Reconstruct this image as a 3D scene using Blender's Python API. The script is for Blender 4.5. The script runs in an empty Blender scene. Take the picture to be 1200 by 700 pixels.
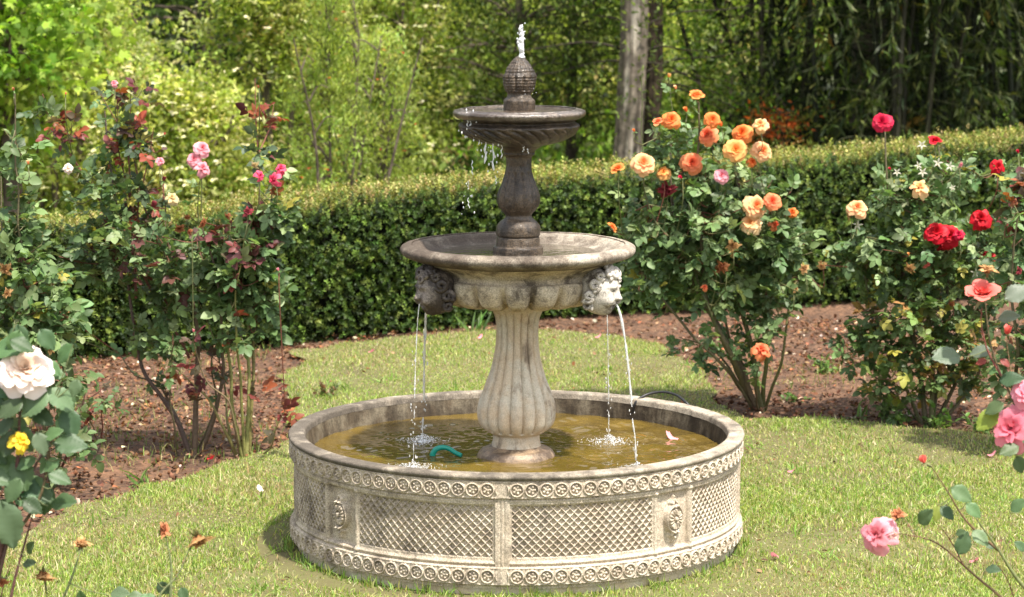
import bpy, math, random
import numpy as np
from mathutils import Vector
PI = math.pi
rnd = random.Random(7)
R = np.random.default_rng(11)
C = bpy.context.scene.collection
scene = bpy.context.scene

# ------------------------------------------------------------------ camera
CH, F, PITCH = 2.011, 3000.0, math.radians(8.0)
FX, FY = 0.014, 8.353            # fountain axis on the ground
cam = bpy.data.cameras.new('camera'); camo = bpy.data.objects.new('camera', cam); C.objects.link(camo)
camo.location = (0, 0, CH); camo.rotation_euler = (PI/2 - PITCH, 0, 0)
cam.sensor_width = 36; cam.lens = 90; cam.clip_start = .1; cam.clip_end = 2000
cam.dof.use_dof = True; cam.dof.focus_distance = 8.2; cam.dof.aperture_fstop = 5.4; cam.dof.aperture_blades = 7
scene.camera = camo

def ray(px, py):
    x = (px-600)/F; u = -(py-350)/F
    return (x, math.cos(PITCH)+u*math.sin(PITCH), -math.sin(PITCH)+u*math.cos(PITCH))
def at(px, py, Y):
    d = ray(px, py); t = Y/d[1]; return np.array((d[0]*t, Y, CH+d[2]*t))
def gp(px, py, z=0.0):
    d = ray(px, py); t = (z-CH)/d[2]; return np.array((d[0]*t, d[1]*t, z))
PY = FY-.08                     # the pedestal stands a little forward of the basin's centre
def zax(py, Y=PY): return at(600, py, Y)[2]

# ------------------------------------------------------------------ objects
def link(name, me, mat=None, parent=None, smooth=True):
    o = bpy.data.objects.new(name, me); C.objects.link(o)
    if mat:
        for m in (mat if isinstance(mat, (list, tuple)) else [mat]): me.materials.append(m)
    if smooth and len(me.polygons): me.polygons.foreach_set('use_smooth', np.ones(len(me.polygons), bool))
    if parent is not None: o.parent = parent; o.matrix_parent_inverse.identity()
    return o
def tag(o, label=None, cat=None, group=None, kind=None):
    if label: o['label'] = label
    if cat: o['category'] = cat
    if group: o['group'] = group
    if kind: o['kind'] = kind
    return o
def thing(name, loc, label, cat, group=None):
    o = bpy.data.objects.new(name, None); C.objects.link(o); o.location = loc; o.empty_display_size = .1
    return tag(o, label, cat, group)
def mesh_np(V, Fc, col=None, name='m'):
    """V (n,3); Fc (m,k) faces all of k corners or list of such arrays; col (n,3)"""
    me = bpy.data.meshes.new(name)
    Fs = Fc if isinstance(Fc, list) else [Fc]
    Fs = [f for f in Fs if len(f)]
    V = np.asarray(V, np.float32)
    loops = np.concatenate([f.ravel() for f in Fs]).astype(np.int32)
    tot = np.concatenate([np.full(len(f), f.shape[1]) for f in Fs]).astype(np.int32)
    st = np.concatenate([[0], np.cumsum(tot)[:-1]]).astype(np.int32)
    me.vertices.add(len(V)); me.vertices.foreach_set('co', V.ravel())
    me.loops.add(len(loops)); me.loops.foreach_set('vertex_index', loops)
    me.polygons.add(len(tot)); me.polygons.foreach_set('loop_start', st)
    if col is not None:
        a = me.color_attributes.new('Col', 'FLOAT_COLOR', 'POINT')
        c = np.ones((len(V), 4), np.float32); c[:, :3] = col; a.data.foreach_set('color', c.ravel())
    me.update(calc_edges=True); me.validate()
    return me
class MB:
    def __init__(s): s.V = []; s.F = {}; s.c = []; s.n = 0
    def add(s, V, Fc, col=(1, 1, 1)):
        V = np.asarray(V, float); Fs = Fc if isinstance(Fc, list) else [Fc]
        for f in Fs:
            f = np.asarray(f, np.int64); s.F.setdefault(f.shape[1], []).append(f+s.n)
        s.V.append(V); cc = np.empty((len(V), 3)); cc[:] = col; s.c.append(cc); s.n += len(V)
    def mesh(s, off=(0, 0, 0)):
        return mesh_np(np.concatenate(s.V)-np.asarray(off), [np.concatenate(v) for v in s.F.values()], np.concatenate(s.c))
    def build(s, name, mat, parent=None, smooth=True, off=None):
        if not s.n: return None
        if off is None: off = parent_off(parent)
        return link(name, s.mesh(off), mat, parent, smooth)
def parent_off(p):
    v = np.zeros(3)
    while p is not None: v += np.array(p.location); p = p.parent
    return v
def tube(mb, pts, rad, col=(1, 1, 1), n=6, cap=True):
    P = np.asarray(pts, float); k = len(P); rad = np.broadcast_to(rad, (k,))
    T = np.gradient(P, axis=0); T /= np.linalg.norm(T, axis=1)[:, None]+1e-9
    ref = np.array((0, 0, 1.)) if abs(T[:, 2]).mean() < .8 else np.array((1., 0, 0))
    A = np.cross(T, ref); A /= np.linalg.norm(A, axis=1)[:, None]+1e-9; B = np.cross(T, A)
    a = np.linspace(0, 2*PI, n, endpoint=False)
    V = P[:, None]+rad[:, None, None]*(np.cos(a)[None, :, None]*A[:, None]+np.sin(a)[None, :, None]*B[:, None])
    i = np.arange(k-1)[:, None]*n; j = np.arange(n)[None]; j2 = (j+1) % n
    Fq = np.stack([i+j, i+j2, i+n+j2, i+n+j], -1).reshape(-1, 4)
    cc = np.repeat(np.broadcast_to(np.asarray(col, float), (k, 3)), n, axis=0)
    mb.add(V.reshape(-1, 3), Fq, cc)
    if cap:
        for e, pt in ((0, P[0]), (k-1, P[-1])):
            Vc = np.vstack([V[e], pt[None]]); f = np.stack([np.arange(n), (np.arange(n)+1) % n, np.full(n, n)], 1)
            mb.add(Vc, f, np.broadcast_to(np.asarray(col, float), (k, 3))[e])
def curve(pts, n=12):
    P = np.asarray(pts, float); k = len(P)
    if k == 2: t = np.linspace(0, 1, n)[:, None]; return P[0]*(1-t)+P[1]*t
    Q = np.vstack([2*P[0]-P[1], P, 2*P[-1]-P[-2]]); out = []
    for i in range(k-1):
        p0, p1, p2, p3 = Q[i:i+4]; m = max(2, n//(k-1)+1)
        for t in np.linspace(0, 1, m, endpoint=(i == k-2)):
            out.append(.5*((2*p1)+(-p0+p2)*t+(2*p0-5*p1+4*p2-p3)*t*t+(-p0+3*p1-3*p2+p3)*t**3))
    return np.array(out)

# value noise (numpy, periodic-free)
def hash3(i, j, k):
    h = (i*374761393+j*668265263+k*2147483647) & 0xffffffff
    h = ((h ^ (h >> 13))*1274126177) & 0xffffffff
    return ((h ^ (h >> 16)) & 0xffff)/65535.
def vnoise(P, s):
    P = np.asarray(P)*s+1000.; I = np.floor(P).astype(np.int64); f = P-I; f = f*f*(3-2*f); r = 0
    for a in (0, 1):
        for b in (0, 1):
            for c in (0, 1):
                w = (f[..., 0] if a else 1-f[..., 0])*(f[..., 1] if b else 1-f[..., 1])*(f[..., 2] if c else 1-f[..., 2])
                r = r+w*hash3(I[..., 0]+a, I[..., 1]+b, I[..., 2]+c)
    return r*2-1

# ------------------------------------------------------------------ materials
def nodes(name):
    m = bpy.data.materials.new(name); m.use_nodes = True; nt = m.node_tree; nt.nodes.clear()
    out = nt.nodes.new('ShaderNodeOutputMaterial')
    return m, nt, out, nt.links.new
def leaf_mat(name, rough=.45, tr=.3, spec=.5, trgain=1.3):
    m, nt, out, L = nodes(name)
    a = nt.nodes.new('ShaderNodeAttribute'); a.attribute_name = 'Col'
    b = nt.nodes.new('ShaderNodeBsdfPrincipled'); b.inputs['Roughness'].default_value = rough
    b.inputs['Specular IOR Level'].default_value = spec
    t = nt.nodes.new('ShaderNodeBsdfTranslucent'); mx = nt.nodes.new('ShaderNodeMixShader'); mx.inputs[0].default_value = tr
    g = nt.nodes.new('ShaderNodeVectorMath'); g.operation = 'MULTIPLY'; g.inputs[1].default_value = (trgain*1.15, trgain*1.2, trgain*.6)
    L(a.outputs['Color'], b.inputs['Base Color']); L(a.outputs['Color'], g.inputs[0]); L(g.outputs[0], t.inputs['Color'])
    L(b.outputs[0], mx.inputs[1]); L(t.outputs[0], mx.inputs[2]); L(mx.outputs[0], out.inputs[0])
    return m
def col_mat(name, rough=.8, spec=.3, noise=0.0, nscale=40, bump=0.0):
    m, nt, out, L = nodes(name)
    a = nt.nodes.new('ShaderNodeAttribute'); a.attribute_name = 'Col'
    b = nt.nodes.new('ShaderNodeBsdfPrincipled'); b.inputs['Roughness'].default_value = rough
    b.inputs['Specular IOR Level'].default_value = spec
    L(b.outputs[0], out.inputs[0])
    if noise or bump:
        n = nt.nodes.new('ShaderNodeTexNoise'); n.inputs['Scale'].default_value = nscale; n.inputs['Detail'].default_value = 6
        g = nt.nodes.new('ShaderNodeNewGeometry'); L(g.outputs['Position'], n.inputs['Vector'])
        mr = nt.nodes.new('ShaderNodeMapRange'); mr.inputs[1].default_value = .3; mr.inputs[2].default_value = .7
        mr.inputs[3].default_value = 1-noise; mr.inputs[4].default_value = 1+noise; L(n.outputs['Fac'], mr.inputs[0])
        v = nt.nodes.new('ShaderNodeVectorMath'); v.operation = 'SCALE'; L(a.outputs['Color'], v.inputs[0]); L(mr.outputs[0], v.inputs['Scale'])
        L(v.outputs[0], b.inputs['Base Color'])
        if bump:
            bp = nt.nodes.new('ShaderNodeBump'); bp.inputs['Strength'].default_value = bump; bp.inputs['Distance'].default_value = .01
            L(n.outputs['Fac'], bp.inputs['Height']); L(bp.outputs[0], b.inputs['Normal'])
    else: L(a.outputs['Color'], b.inputs['Base Color'])
    return m
def stone_mat(name, light, dark, stain=.5, sscale=5., rough=.85, spec=.25, streak=0., xbias=0., speck=.3, bump=.35, pale=None, coat=0, mottle=.35, edge=1.):
    """cast stone: base tone, blotchy grime with its own shape, fine speckle and pits. stain 0..1 = share of grime"""
    m, nt, out, L = nodes(name); N = nt.nodes.new
    g = N('ShaderNodeNewGeometry'); b = N('ShaderNodeBsdfPrincipled'); L(b.outputs[0], out.inputs[0])
    def noise(scale, det=8, r=.6, vec=None):
        n = N('ShaderNodeTexNoise'); n.inputs['Scale'].default_value = scale; n.inputs['Detail'].default_value = det
        n.inputs['Roughness'].default_value = r; L(vec or g.outputs['Position'], n.inputs['Vector']); return n.outputs['Fac']
    def mr(v, a0, a1, b0=0., b1=1.):
        n = N('ShaderNodeMapRange'); n.interpolation_type = 'SMOOTHSTEP'
        for i, x in zip((1, 2, 3, 4), (a0, a1, b0, b1)): n.inputs[i].default_value = x
        L(v, n.inputs[0]); return n.outputs[0]
    def mixc(f, c1, c2):
        n = N('ShaderNodeMix'); n.data_type = 'RGBA'
        (L(f, n.inputs[0]) if not isinstance(f, float) else setattr(n.inputs[0], 'default_value', f))
        for i, c in ((6, c1), (7, c2)):
            if isinstance(c, tuple): n.inputs[i].default_value = (*c, 1)
            else: L(c, n.inputs[i])
        return n.outputs[2]
    def math_(op, a, c):
        n = N('ShaderNodeMath'); n.operation = op
        for i, x in enumerate((a, c)):
            if isinstance(x, (int, float)): n.inputs[i].default_value = x
            else: L(x, n.inputs[i])
        return n.outputs[0]
    big = noise(sscale, 12, .72)
    if xbias:   # one side carries more grime; on the basin wall also painted shade
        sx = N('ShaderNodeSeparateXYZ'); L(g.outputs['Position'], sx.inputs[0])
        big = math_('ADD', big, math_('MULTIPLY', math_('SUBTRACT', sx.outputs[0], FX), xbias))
    if streak:
        mp = N('ShaderNodeMapping'); mp.inputs['Scale'].default_value = (1, 1, .12); L(g.outputs['Position'], mp.inputs[0])
        st = noise(28, 4, .6, mp.outputs[0]); big = math_('ADD', math_('MULTIPLY', big, 1-streak), math_('MULTIPLY', st, streak))
    th = .62-.25*stain
    f = mr(big, th-(.07+abs(xbias)*.25)*edge, th+(.09+abs(xbias)*.35)*edge)
    base = mixc(mr(noise(14, 6), .35, .65), light, tuple(c*.8 for c in light) if not pale else pale)
    c = mixc(f, base, dark)
    mot = mr(noise(46, 10, .78), .50, .60, 0., mottle)
    c = mixc(mot, c, tuple(d*1.5 for d in dark))
    fine = noise(260, 3, .7)
    sc = mr(fine, .3, .7, 1-speck, 1+speck*.6)
    v = N('ShaderNodeVectorMath'); v.operation = 'SCALE'; L(c, v.inputs[0]); L(sc, v.inputs['Scale'])
    L(v.outputs[0], b.inputs['Base Color'])
    b.inputs['Roughness'].default_value = rough; b.inputs['Specular IOR Level'].default_value = spec
    if coat: b.inputs['Coat Weight'].default_value = coat; b.inputs['Coat Roughness'].default_value = .15
    bp = N('ShaderNodeBump'); bp.inputs['Strength'].default_value = bump; bp.inputs['Distance'].default_value = .004
    L(math_('ADD', math_('MULTIPLY', noise(90, 5), 1.), math_('MULTIPLY', fine, .5)), bp.inputs['Height']); L(bp.outputs[0], b.inputs['Normal'])
    return m

# ------------------------------------------------------------------ leaf clouds
TPL = {  # template verts (along, side, up) and faces
 'diamond': (np.array([(0, 0, 0), (.45, .5, .06), (1, 0, -.12), (.45, -.5, .06)]), np.array([(0, 1, 2), (0, 2, 3)])),
 'oval': (np.array([(0, 0, 0), (.28, .42, .07), (.68, .44, .05), (1, 0, -.14), (.68, -.44, .05), (.28, -.42, .07), (.5, 0, -.02)]),
          np.array([(0, 1, 6), (1, 2, 6), (2, 3, 6), (3, 4, 6), (4, 5, 6), (5, 0, 6)])),
 'lance': (np.array([(0, 0, 0), (.3, .5, .05), (.65, .38, -.02), (1, 0, -.25), (.65, -.38, -.02), (.3, -.5, .05)]),
          np.array([(0, 1, 5), (1, 2, 4), (1, 4, 5), (2, 3, 4)])),
 'roseb': None,
 'star': (np.array([(0, 0, 0), (.2, .5, .0), (.42, .26, .03), (.72, .5, -.06), (.66, .16, .02), (1, 0, -.1), (.66, -.16, .02), (.72, -.5, -.06), (.42, -.26, .03), (.2, -.5, .0)]),
          np.array([(0, 1, 2), (0, 2, 8), (2, 3, 4), (2, 4, 6), (2, 6, 8), (4, 5, 6), (6, 7, 8), (8, 9, 0)])),
}
u = np.array([0, .12, .32, .58, .82, 1.]); w = np.array([0, .3, .49, .46, .27, 0])
_v = []; 
for i in range(6): _v += [(u[i], -w[i], .09*w[i]*2-.16*u[i]**2+.05*math.sin(i*2.6)*w[i]), (u[i], 0, -.16*u[i]**2), (u[i], w[i], .09*w[i]*2-.16*u[i]**2-.05*math.sin(i*2.1)*w[i])]
TPL['rose'] = (np.array(_v), np.array([(3*i+a, 3*i+3+a, 3*i+4+a, 3*i+1+a) for i in range(5) for a in (0, 1)]))
_u = np.linspace(0, 1, 17); _w = np.interp(_u, u, w)*(1+.0*_u); _w[1:-1] += np.where(np.arange(1, 16) % 2, .022, -.022); _v = []
for i in range(17): _v += [(_u[i]+(.02 if i % 2 else 0), -_w[i], .10*_w[i]-.16*_u[i]**2+.03*math.sin(_u[i]*13)*_w[i]*2), (_u[i], -_w[i]*.45, .10*_w[i]+.02-.16*_u[i]**2+.012*(i % 2)), (_u[i], 0, -.025-.16*_u[i]**2), (_u[i], _w[i]*.45, .10*_w[i]+.02-.16*_u[i]**2+.012*(i % 2)), (_u[i]+(.02 if i % 2 else 0), _w[i], .10*_w[i]-.16*_u[i]**2-.03*math.sin(_u[i]*11)*_w[i]*2)]
TPL['roseb'] = (np.array(_v), np.array([(5*i+a, 5*i+5+a, 5*i+6+a, 5*i+1+a) for i in range(16) for a in range(4)]))
def unit(v): return v/(np.linalg.norm(v, axis=-1, keepdims=True)+1e-9)
def rand_dirs(n, up=0.): d = R.normal(size=(n, 3)); d[:, 2] += up; return unit(d)
def leaves(mb, P, D, Nn, Ln, Wd, col, tpl='diamond'):
    P = np.asarray(P); n = len(P)
    if n == 0: return
    T, Fc = TPL[tpl]; D = unit(D); S = unit(np.cross(Nn, D)); U = np.cross(D, S)
    Ln = np.broadcast_to(Ln, (n,)); Wd = np.broadcast_to(Wd, (n,))
    V = P[:, None]+T[None, :, 0, None]*(Ln[:, None, None]*D[:, None])+T[None, :, 1, None]*(Wd[:, None, None]*S[:, None])+T[None, :, 2, None]*(Ln[:, None, None]*U[:, None])
    Ff = (np.arange(n)[:, None, None]*len(T)+Fc[None]).reshape(-1, Fc.shape[1])
    cc = np.repeat(np.broadcast_to(col, (n, 3)), len(T), axis=0)
    mb.add(V.reshape(-1, 3), Ff, cc)
def pal(n, cols, wts=None, jit=.18):
    cols = np.array(cols, float); wts = np.ones(len(cols)) if wts is None else np.array(wts, float)
    c = cols[R.choice(len(cols), n, p=wts/wts.sum())]
    return np.clip(c*(1+jit*R.normal(size=(n, 1)))*(1+jit*.3*R.normal(size=(n, 3))), .003, .95)
# ================================================================== FOUNTAIN
M_light = stone_mat('cast_stone_cream', (.53, .43, .305), (.21, .165, .12), stain=.14, edge=.7, sscale=6, streak=.45, speck=.18, pale=(.53, .485, .39))
M_basin = stone_mat('cast_stone_basin', (.44, .365, .275), (.17, .14, .11), stain=.18, sscale=15, edge=1.2, mottle=.32, streak=.2, speck=.5, pale=(.52, .45, .355), xbias=-.08)
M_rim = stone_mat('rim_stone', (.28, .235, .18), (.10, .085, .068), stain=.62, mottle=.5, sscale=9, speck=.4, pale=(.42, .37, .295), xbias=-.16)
M_wall = stone_mat('algae_wall', (.10, .075, .048), (.03, .022, .014), stain=.55, sscale=8, streak=.4, rough=.6, pale=(.2, .17, .12), xbias=.1)  # right side darker: stains, with the unlit side's shade painted in
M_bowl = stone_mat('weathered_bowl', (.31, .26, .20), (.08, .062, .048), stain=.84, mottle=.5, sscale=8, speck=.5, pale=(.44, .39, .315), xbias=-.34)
M_under = stone_mat('bowl_underside', (.48, .40, .28), (.10, .08, .06), stain=.42, sscale=11, speck=.4, pale=(.54, .47, .36), xbias=-.1)
M_wet = stone_mat('wet_brown_stone', (.078, .055, .034), (.03, .021, .014), stain=.55, sscale=14, streak=.3, rough=.45, spec=.45, speck=.8, pale=(.14, .10, .065), bump=.9, coat=.1)
M_top = stone_mat('wet_grey_rim', (.15, .118, .09), (.055, .040, .03), stain=.6, sscale=14, rough=.32, spec=.6, speck=.6, pale=(.36, .33, .3), bump=.5, coat=.3)
M_dhead = stone_mat('shaded_grimy_stone', (.20, .165, .135), (.045, .035, .03), stain=.72, sscale=16, rough=.6, spec=.4, speck=.5, pale=(.3, .26, .22))  # left heads: wet grime, plus shade painted into the dark tone
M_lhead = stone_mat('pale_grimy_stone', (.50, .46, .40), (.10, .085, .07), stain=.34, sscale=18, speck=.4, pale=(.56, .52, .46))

fo = (FX, FY, 0)
fountain = thing('fountain', fo, 'three tiered cast stone garden fountain standing in a round lattice patterned basin', 'fountain')
LEAN = math.tan(math.radians(.5)); YO = 0.0
def lathe_np(prof, nth=360, fn=None, th=None, cz=None, lean=True):
    """prof [(r,z)...] from bottom/outside; fn(theta, i(profile idx float), r, z)->dr. Returns V,F,idx helpers"""
    prof = np.array(prof, float); th = np.linspace(0, 2*PI, nth, endpoint=False) if th is None else th; nth = len(th)
    r = prof[:, 0][:, None]*np.ones(nth)[None]; z = prof[:, 1][:, None]*np.ones(nth)[None]; TH = np.ones(len(prof))[:, None]*th[None]
    if fn is not None: r = r+fn(TH, r, z)
    X = r*np.sin(TH); Y = -r*np.cos(TH)+(YO if lean else 0)
    if lean: X = X+np.maximum(z-.36, 0)*LEAN
    V = np.stack([X, Y, z], -1).reshape(-1, 3)
    i = np.arange(len(prof)-1)[:, None]*nth; j = np.arange(nth)[None]; j2 = (j+1) % nth
    Fq = np.stack([i+j, i+j2, i+nth+j2, i+nth+j], -1)
    return V, Fq
def dense(prof, step=.004):
    P = np.array(prof, float); out = [P[0]]
    for a, b in zip(P[:-1], P[1:]):
        n = max(1, int(np.linalg.norm(b-a)/step))
        for k in range(1, n+1): out.append(a+(b-a)*k/n)
    return np.array(out)
def smoothp(pts, step=.004):  # catmull through profile
    P = np.asarray(pts, float); c = curve(np.hstack([P, np.zeros((len(P), 1))]), 8*len(P))[:, :2]
    return c
def lathe(name, prof, mat, nth=240, fn=None, parent=None, rough_amp=0.0008, col=None):
    V, Fq = lathe_np(prof, nth, fn)
    if rough_amp:
        n = vnoise(V, 60)*rough_amp+vnoise(V, 18)*rough_amp*1.5
        rr = np.linalg.norm(V[:, :2], axis=1, keepdims=True)+1e-6; V[:, :2] += V[:, :2]/rr*n[:, None]; V[:, 2] += n*.5
    me = mesh_np(V, Fq.reshape(-1, 4)); return link(name, me, mat, parent)

# ---- basin outer relief --------------------------------------------------
BH = .400; RB = .75
front = np.linspace(-1.75, 1.75, 2100); back = np.linspace(1.75, 2*PI-1.75, 520)[1:-1]
TH = np.concatenate([front, back]); zs = np.linspace(.045, .388, 212)
def ss(x, a, b): t = np.clip((x-a)/(b-a), 0, 1); return t*t*(3-2*t)
def basin_field():
    t = TH[None, :]+0*zs[:, None]; z = zs[:, None]+0*TH[None, :]
    reg = np.zeros(t.shape, int); OFF = math.radians(-3.4)
    ph = (t-OFF+PI/4) % (PI/2)-PI/4             # seam-centred sector -45..45
    pm = (t-OFF) % (PI/2)-PI/4                  # medallion-centred
    au = ph*RB; mu = pm*RB                       # arc metres
    r = np.full(t.shape, .736)
    # bands carrying rosettes
    def band(z0, z1):
        nonlocal r
        zc = (z0+z1)/2; h = (z1-z0)/2
        inb = ss(z, z0-.003, z0+.002)*(1-ss(z, z1-.002, z1+.003))
        r = np.where(inb > 0, .736+.011*inb, r)
        n = 26; per = (PI/2)/n; k = (t-OFF-per*.5) % per-per/2; uu = k*RB; vv = z-zc
        d = np.hypot(uu, vv); ang = np.arctan2(vv, uu)
        ring = np.exp(-((d-.0195)/.0024)**2)*.0062
        pet = np.exp(-((d-.0105)/.0042)**2)*.0058*(.45+.55*np.cos(5*ang+k*0))
        dome = np.exp(-(d/.0042)**2)*.0055
        sh = np.exp(-((d-.0155)/.0022)**2)*(-.0045)
        rope = (np.exp(-((np.abs(vv)-h+.0022)/.0018)**2))*.003*(.6+.4*np.sin(t*RB/.0065*2*PI/2))
        seam = 1-ss(np.abs(au), .013, .020)
        r = r+inb*(ring+pet+dome+sh)*(1-seam)+rope*(1-seam)
        return inb > .02
    b1 = band(.327, .382); b2 = band(.057, .113)
    reg[b1] = 1; reg[b2] = 2
    lo, hi = .141, .303
    # mouldings above and below the panels
    for zc, a, w_ in ((.318, .006, .006), (.309, .004, .004), (.124, .006, .006)): r = r+np.exp(-((z-zc)/w_)**2)*a*(np.abs(mu) > .001)
    # niche with medallion
    nh = .070
    niche = (1-ss(np.abs(mu), nh-.004, nh-.001))*ss(z, lo-.012, lo-.009)*(1-ss(z, .307, .311))
    r = r-niche*.010
    strip = np.exp(-((np.abs(mu)-nh-.008)/.007)**4)*.006*ss(z, .116, .122)*(1-ss(z, .312, .318)); r = r+strip
    # lattice panels
    inp = (np.abs(au) > .030) & (np.abs(mu) > nh+.020) & (z > lo) & (z < hi)
    e = np.minimum(np.minimum(np.abs(au)-.030, np.abs(mu)-nh-.020), np.minimum(z-lo, hi-z)); fr = ss(e, 0, .002)
    p = .0265; q1 = ((au+z*1.) % p)/p; q2 = ((au-z*1.) % p)/p
    tri = lambda q: np.abs(q-.5)*2
    rid = np.maximum(np.clip((tri(q1)-.66)/.28, 0, 1)**.8, np.clip((tri(q2)-.66)/.28, 0, 1)**.8)
    r = r+np.where(inp, fr*(-.0085+.0085*rid), 0)
    reg[inp] = 3
    # medallion
    zc = .222; ex, ez = mu/.036, (z-zc)/.045; d = np.hypot(ex, ez); ang = np.arctan2(ez, ex)
    med = (1-ss(d, .93, 1.05))*.007+np.exp(-((d-.92)/.10)**2)*.004-np.exp(-((d-.78)/.05)**2)*.002
    med += (1-ss(d, .68, .78))*ss(d, .24, .34)*(.003+.0035*np.abs(np.cos(8*ang)))+(1-ss(d, .12, .25))*.008
    for s in (1, -1):   # scroll finials above and below
        v = (z-zc)*s-.043
        med += np.exp(-(((np.abs(mu)-.009)/.0065)**2+((v-.008)/.007)**2))*.010+np.exp(-((mu/.007)**2+((v-.017)/.008)**2))*.011
        med += np.exp(-((mu/.0045)**2+((v-.029)/.005)**2))*.008+np.exp(-(((np.abs(mu)-.008)/.004)**2+((v-.0)/.005)**2))*.006
    med = med*2.0; r = r+med; reg[(med > .0016)] = 4
    # joint pilaster
    pil = (1-ss(np.abs(au), .021, .026)); r = np.where(pil > 0, np.maximum(r, .736+.007*pil*ss(z, .05, .056)), r)
    r = r-np.exp(-((np.abs(au)-.006)/.003)**2)*.0022*(z > .114)*(z < .326)
    # worn surface
    P = np.stack([RB*np.sin(t), RB*np.cos(t), z], -1)
    r = r+vnoise(P, 130)*.0007+vnoise(P, 45)*.0009+vnoise(P, 12)*.0012
    return t, z, r, reg
t, z, r, reg = basin_field()
V = np.stack([r*np.sin(t), -r*np.cos(t), z], -1).reshape(-1, 3); nth = len(TH)
i = np.arange(len(zs)-1)[:, None]*nth; j = np.arange(nth)[None]; j2 = (j+1) % nth
Fq = np.stack([i+j, i+j2, i+nth+j2, i+nth+j], -1).reshape(-1, 4)
fr = reg[:-1, :].reshape(-1)
def sub(name, mask, mat, parent):
    f = Fq[mask]; ids, inv = np.unique(f, return_inverse=True)
    return link(name, mesh_np(V[ids], inv.reshape(-1, 4)), mat, parent)
basin = sub('basin', fr == 0, M_basin, fountain)
sub('rosette_band', fr == 1, M_basin, basin)
sub('rosette_band', fr == 2, M_basin, basin)
tq = np.broadcast_to(TH[None], (len(zs)-1, nth)).reshape(-1); OFF = math.radians(-3.4)
sec = np.floor(((tq-OFF) % (2*PI))/(PI/4)).astype(int)          # eight lattice panels
for k in range(8):
    sub('lattice_panel', (fr == 3) & (sec == k), M_basin, basin)
mc = np.floor(((tq-OFF) % (2*PI))/(PI/2)).astype(int)
for k in range(4): sub('medallion', (fr == 4) & (mc == k), M_basin, basin)
lathe('rim', dense([(.742, .380), (.749, .384), (.754, .390), (.754, .396), (.750, .400), (.706, .401), (.701, .398), (.699, .390), (.697, .380)], .004), M_rim, 720, None, basin, .0009)
lathe('inner_wall', dense([(.698, .382), (.690, .328), (.684, .24), (.0, .22)], .02), M_wall, 360, None, basin, .001)
lathe('plinth', dense([(.726, -.02), (.728, .050), (.738, .055)], .01), M_light, 360, None, basin, .001)

# ---- pedestal ------------------------------------------------------------
YO = -.08; WZ = .327
def px2(pts, ppm=None):
    out = []
    for y, rp in pts:
        zz = zax(y); d = math.hypot(PY, CH-zz); out.append((rp*d*math.cos(math.atan2(CH-zz, PY)-PITCH)/F, zz))
    return out
def fluted(n, z0, z1, depth, tw=0., pw=1.):
    def fn(T, r, z):
        a = n*(T+tw*(z-z0))/2
        lob = np.abs(np.cos(a)); m = ss(z, z0, z0+.01)*(1-ss(z, z1-.012, z1))
        return -m*depth(z)*(1-lob**.55)
    return fn
zb, zn = zax(505), zax(361)
M_foot = stone_mat('damp_foot_stone', (.24, .165, .10), (.09, .06, .038), stain=.5, sscale=14, rough=.5, spec=.5, pale=(.32, .24, .16), mottle=.5)
lathe('pedestal_foot', smoothp(px2([(550, 47), (541, 46.5), (535, 46), (530.5, 44.5), (527.5, 42), (525.5, 39.5), (523.5, 33), (521, 27)])), M_foot, 240, None, fountain)
ped = smoothp(px2([(522, 28.8), (520, 28.5), (514, 27.3), (509, 27.5), (507, 30), (504, 35.5), (500, 40.5), (494, 44.5), (486, 46.2), (476, 46), (466, 43.5), (456, 39.6), (445, 35.4), (436, 32.2), (424, 28.8), (412, 26.4), (400, 25), (388, 24.6), (378, 25.2), (370, 27), (363, 30), (358, 32), (354, 33.5), (350, 35), (346, 35)]))
pedestal = lathe('pedestal', ped, M_light, 480, fluted(17, zb, zn, lambda z: .011+.008*(1-ss(z, zax(485), zax(430))), 0), fountain)
# low square-ish foot under the pedestal (just below the water line)
lathe('foot', smoothp([(.0, .21), (.150, .21), (.152, .265), (.148, .272), (.13, .275), (.1, .275)]), M_light, 120, None, fountain)

# ---- middle bowl ---------------------------------------------------------
zl = zax(290)
RL = .384
def gad(n, z0, z1, d, tw=0):
    return fluted(n, z0, z1, lambda z: d, tw)
under = px2([(350, 37), (349.5, 55), (347, 74), (343, 84), (336, 92), (328, 96), (324, 97)])
under = [(r_, z_) for r_, z_ in under]
up = smoothp(under+[(r_, zax(y)) for y, r_ in ((322, .263), (319, .262), (316, .266), (311, .285), (306, .315), (303.5, .33))])
mid = lathe('middle_bowl', up, M_under, 480, None, fountain)
# gadroon lobes
def lobes(name, n, r0, z0, hw, hh, dep, mat, parent, tilt=.5, off=0.):
    mb = MB(); nu, nv = 18, 14
    for k in range(n):
        a = 2*PI*(k+off)/n
        uu, vv = np.meshgrid(np.linspace(-1, 1, nu), np.linspace(-1, 1, nv))
        sh = np.clip(1-(uu**2)**1.3*(1)-(np.abs(vv)**3), 0, 1)**.5
        taper = 1-.25*(1-vv)/2
        rr = r0+vv*hh*tilt*.9-(0.004)+dep*sh; aa = a+uu*hw*taper/r0; zz = z0+vv*hh
        X = rr*np.sin(aa)+(zz-.33)*LEAN; Y = -rr*np.cos(aa)
        i = np.arange(nv-1)[:, None]*nu; j = np.arange(nu-1)[None]
        mb.add(np.stack([X, Y, zz], -1).reshape(-1, 3), np.stack([i+j, i+j+1, i+nu+j+1, i+nu+j], -1).reshape(-1, 4))
    me = mb.mesh(); return link(name, me, mat, parent)
gprof = smoothp(px2([(350.5, 48), (349.5, 60), (347.5, 73), (344.5, 82), (340, 89), (335, 93.5), (330, 96.5), (326, 98), (323, 97.5)]))
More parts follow.
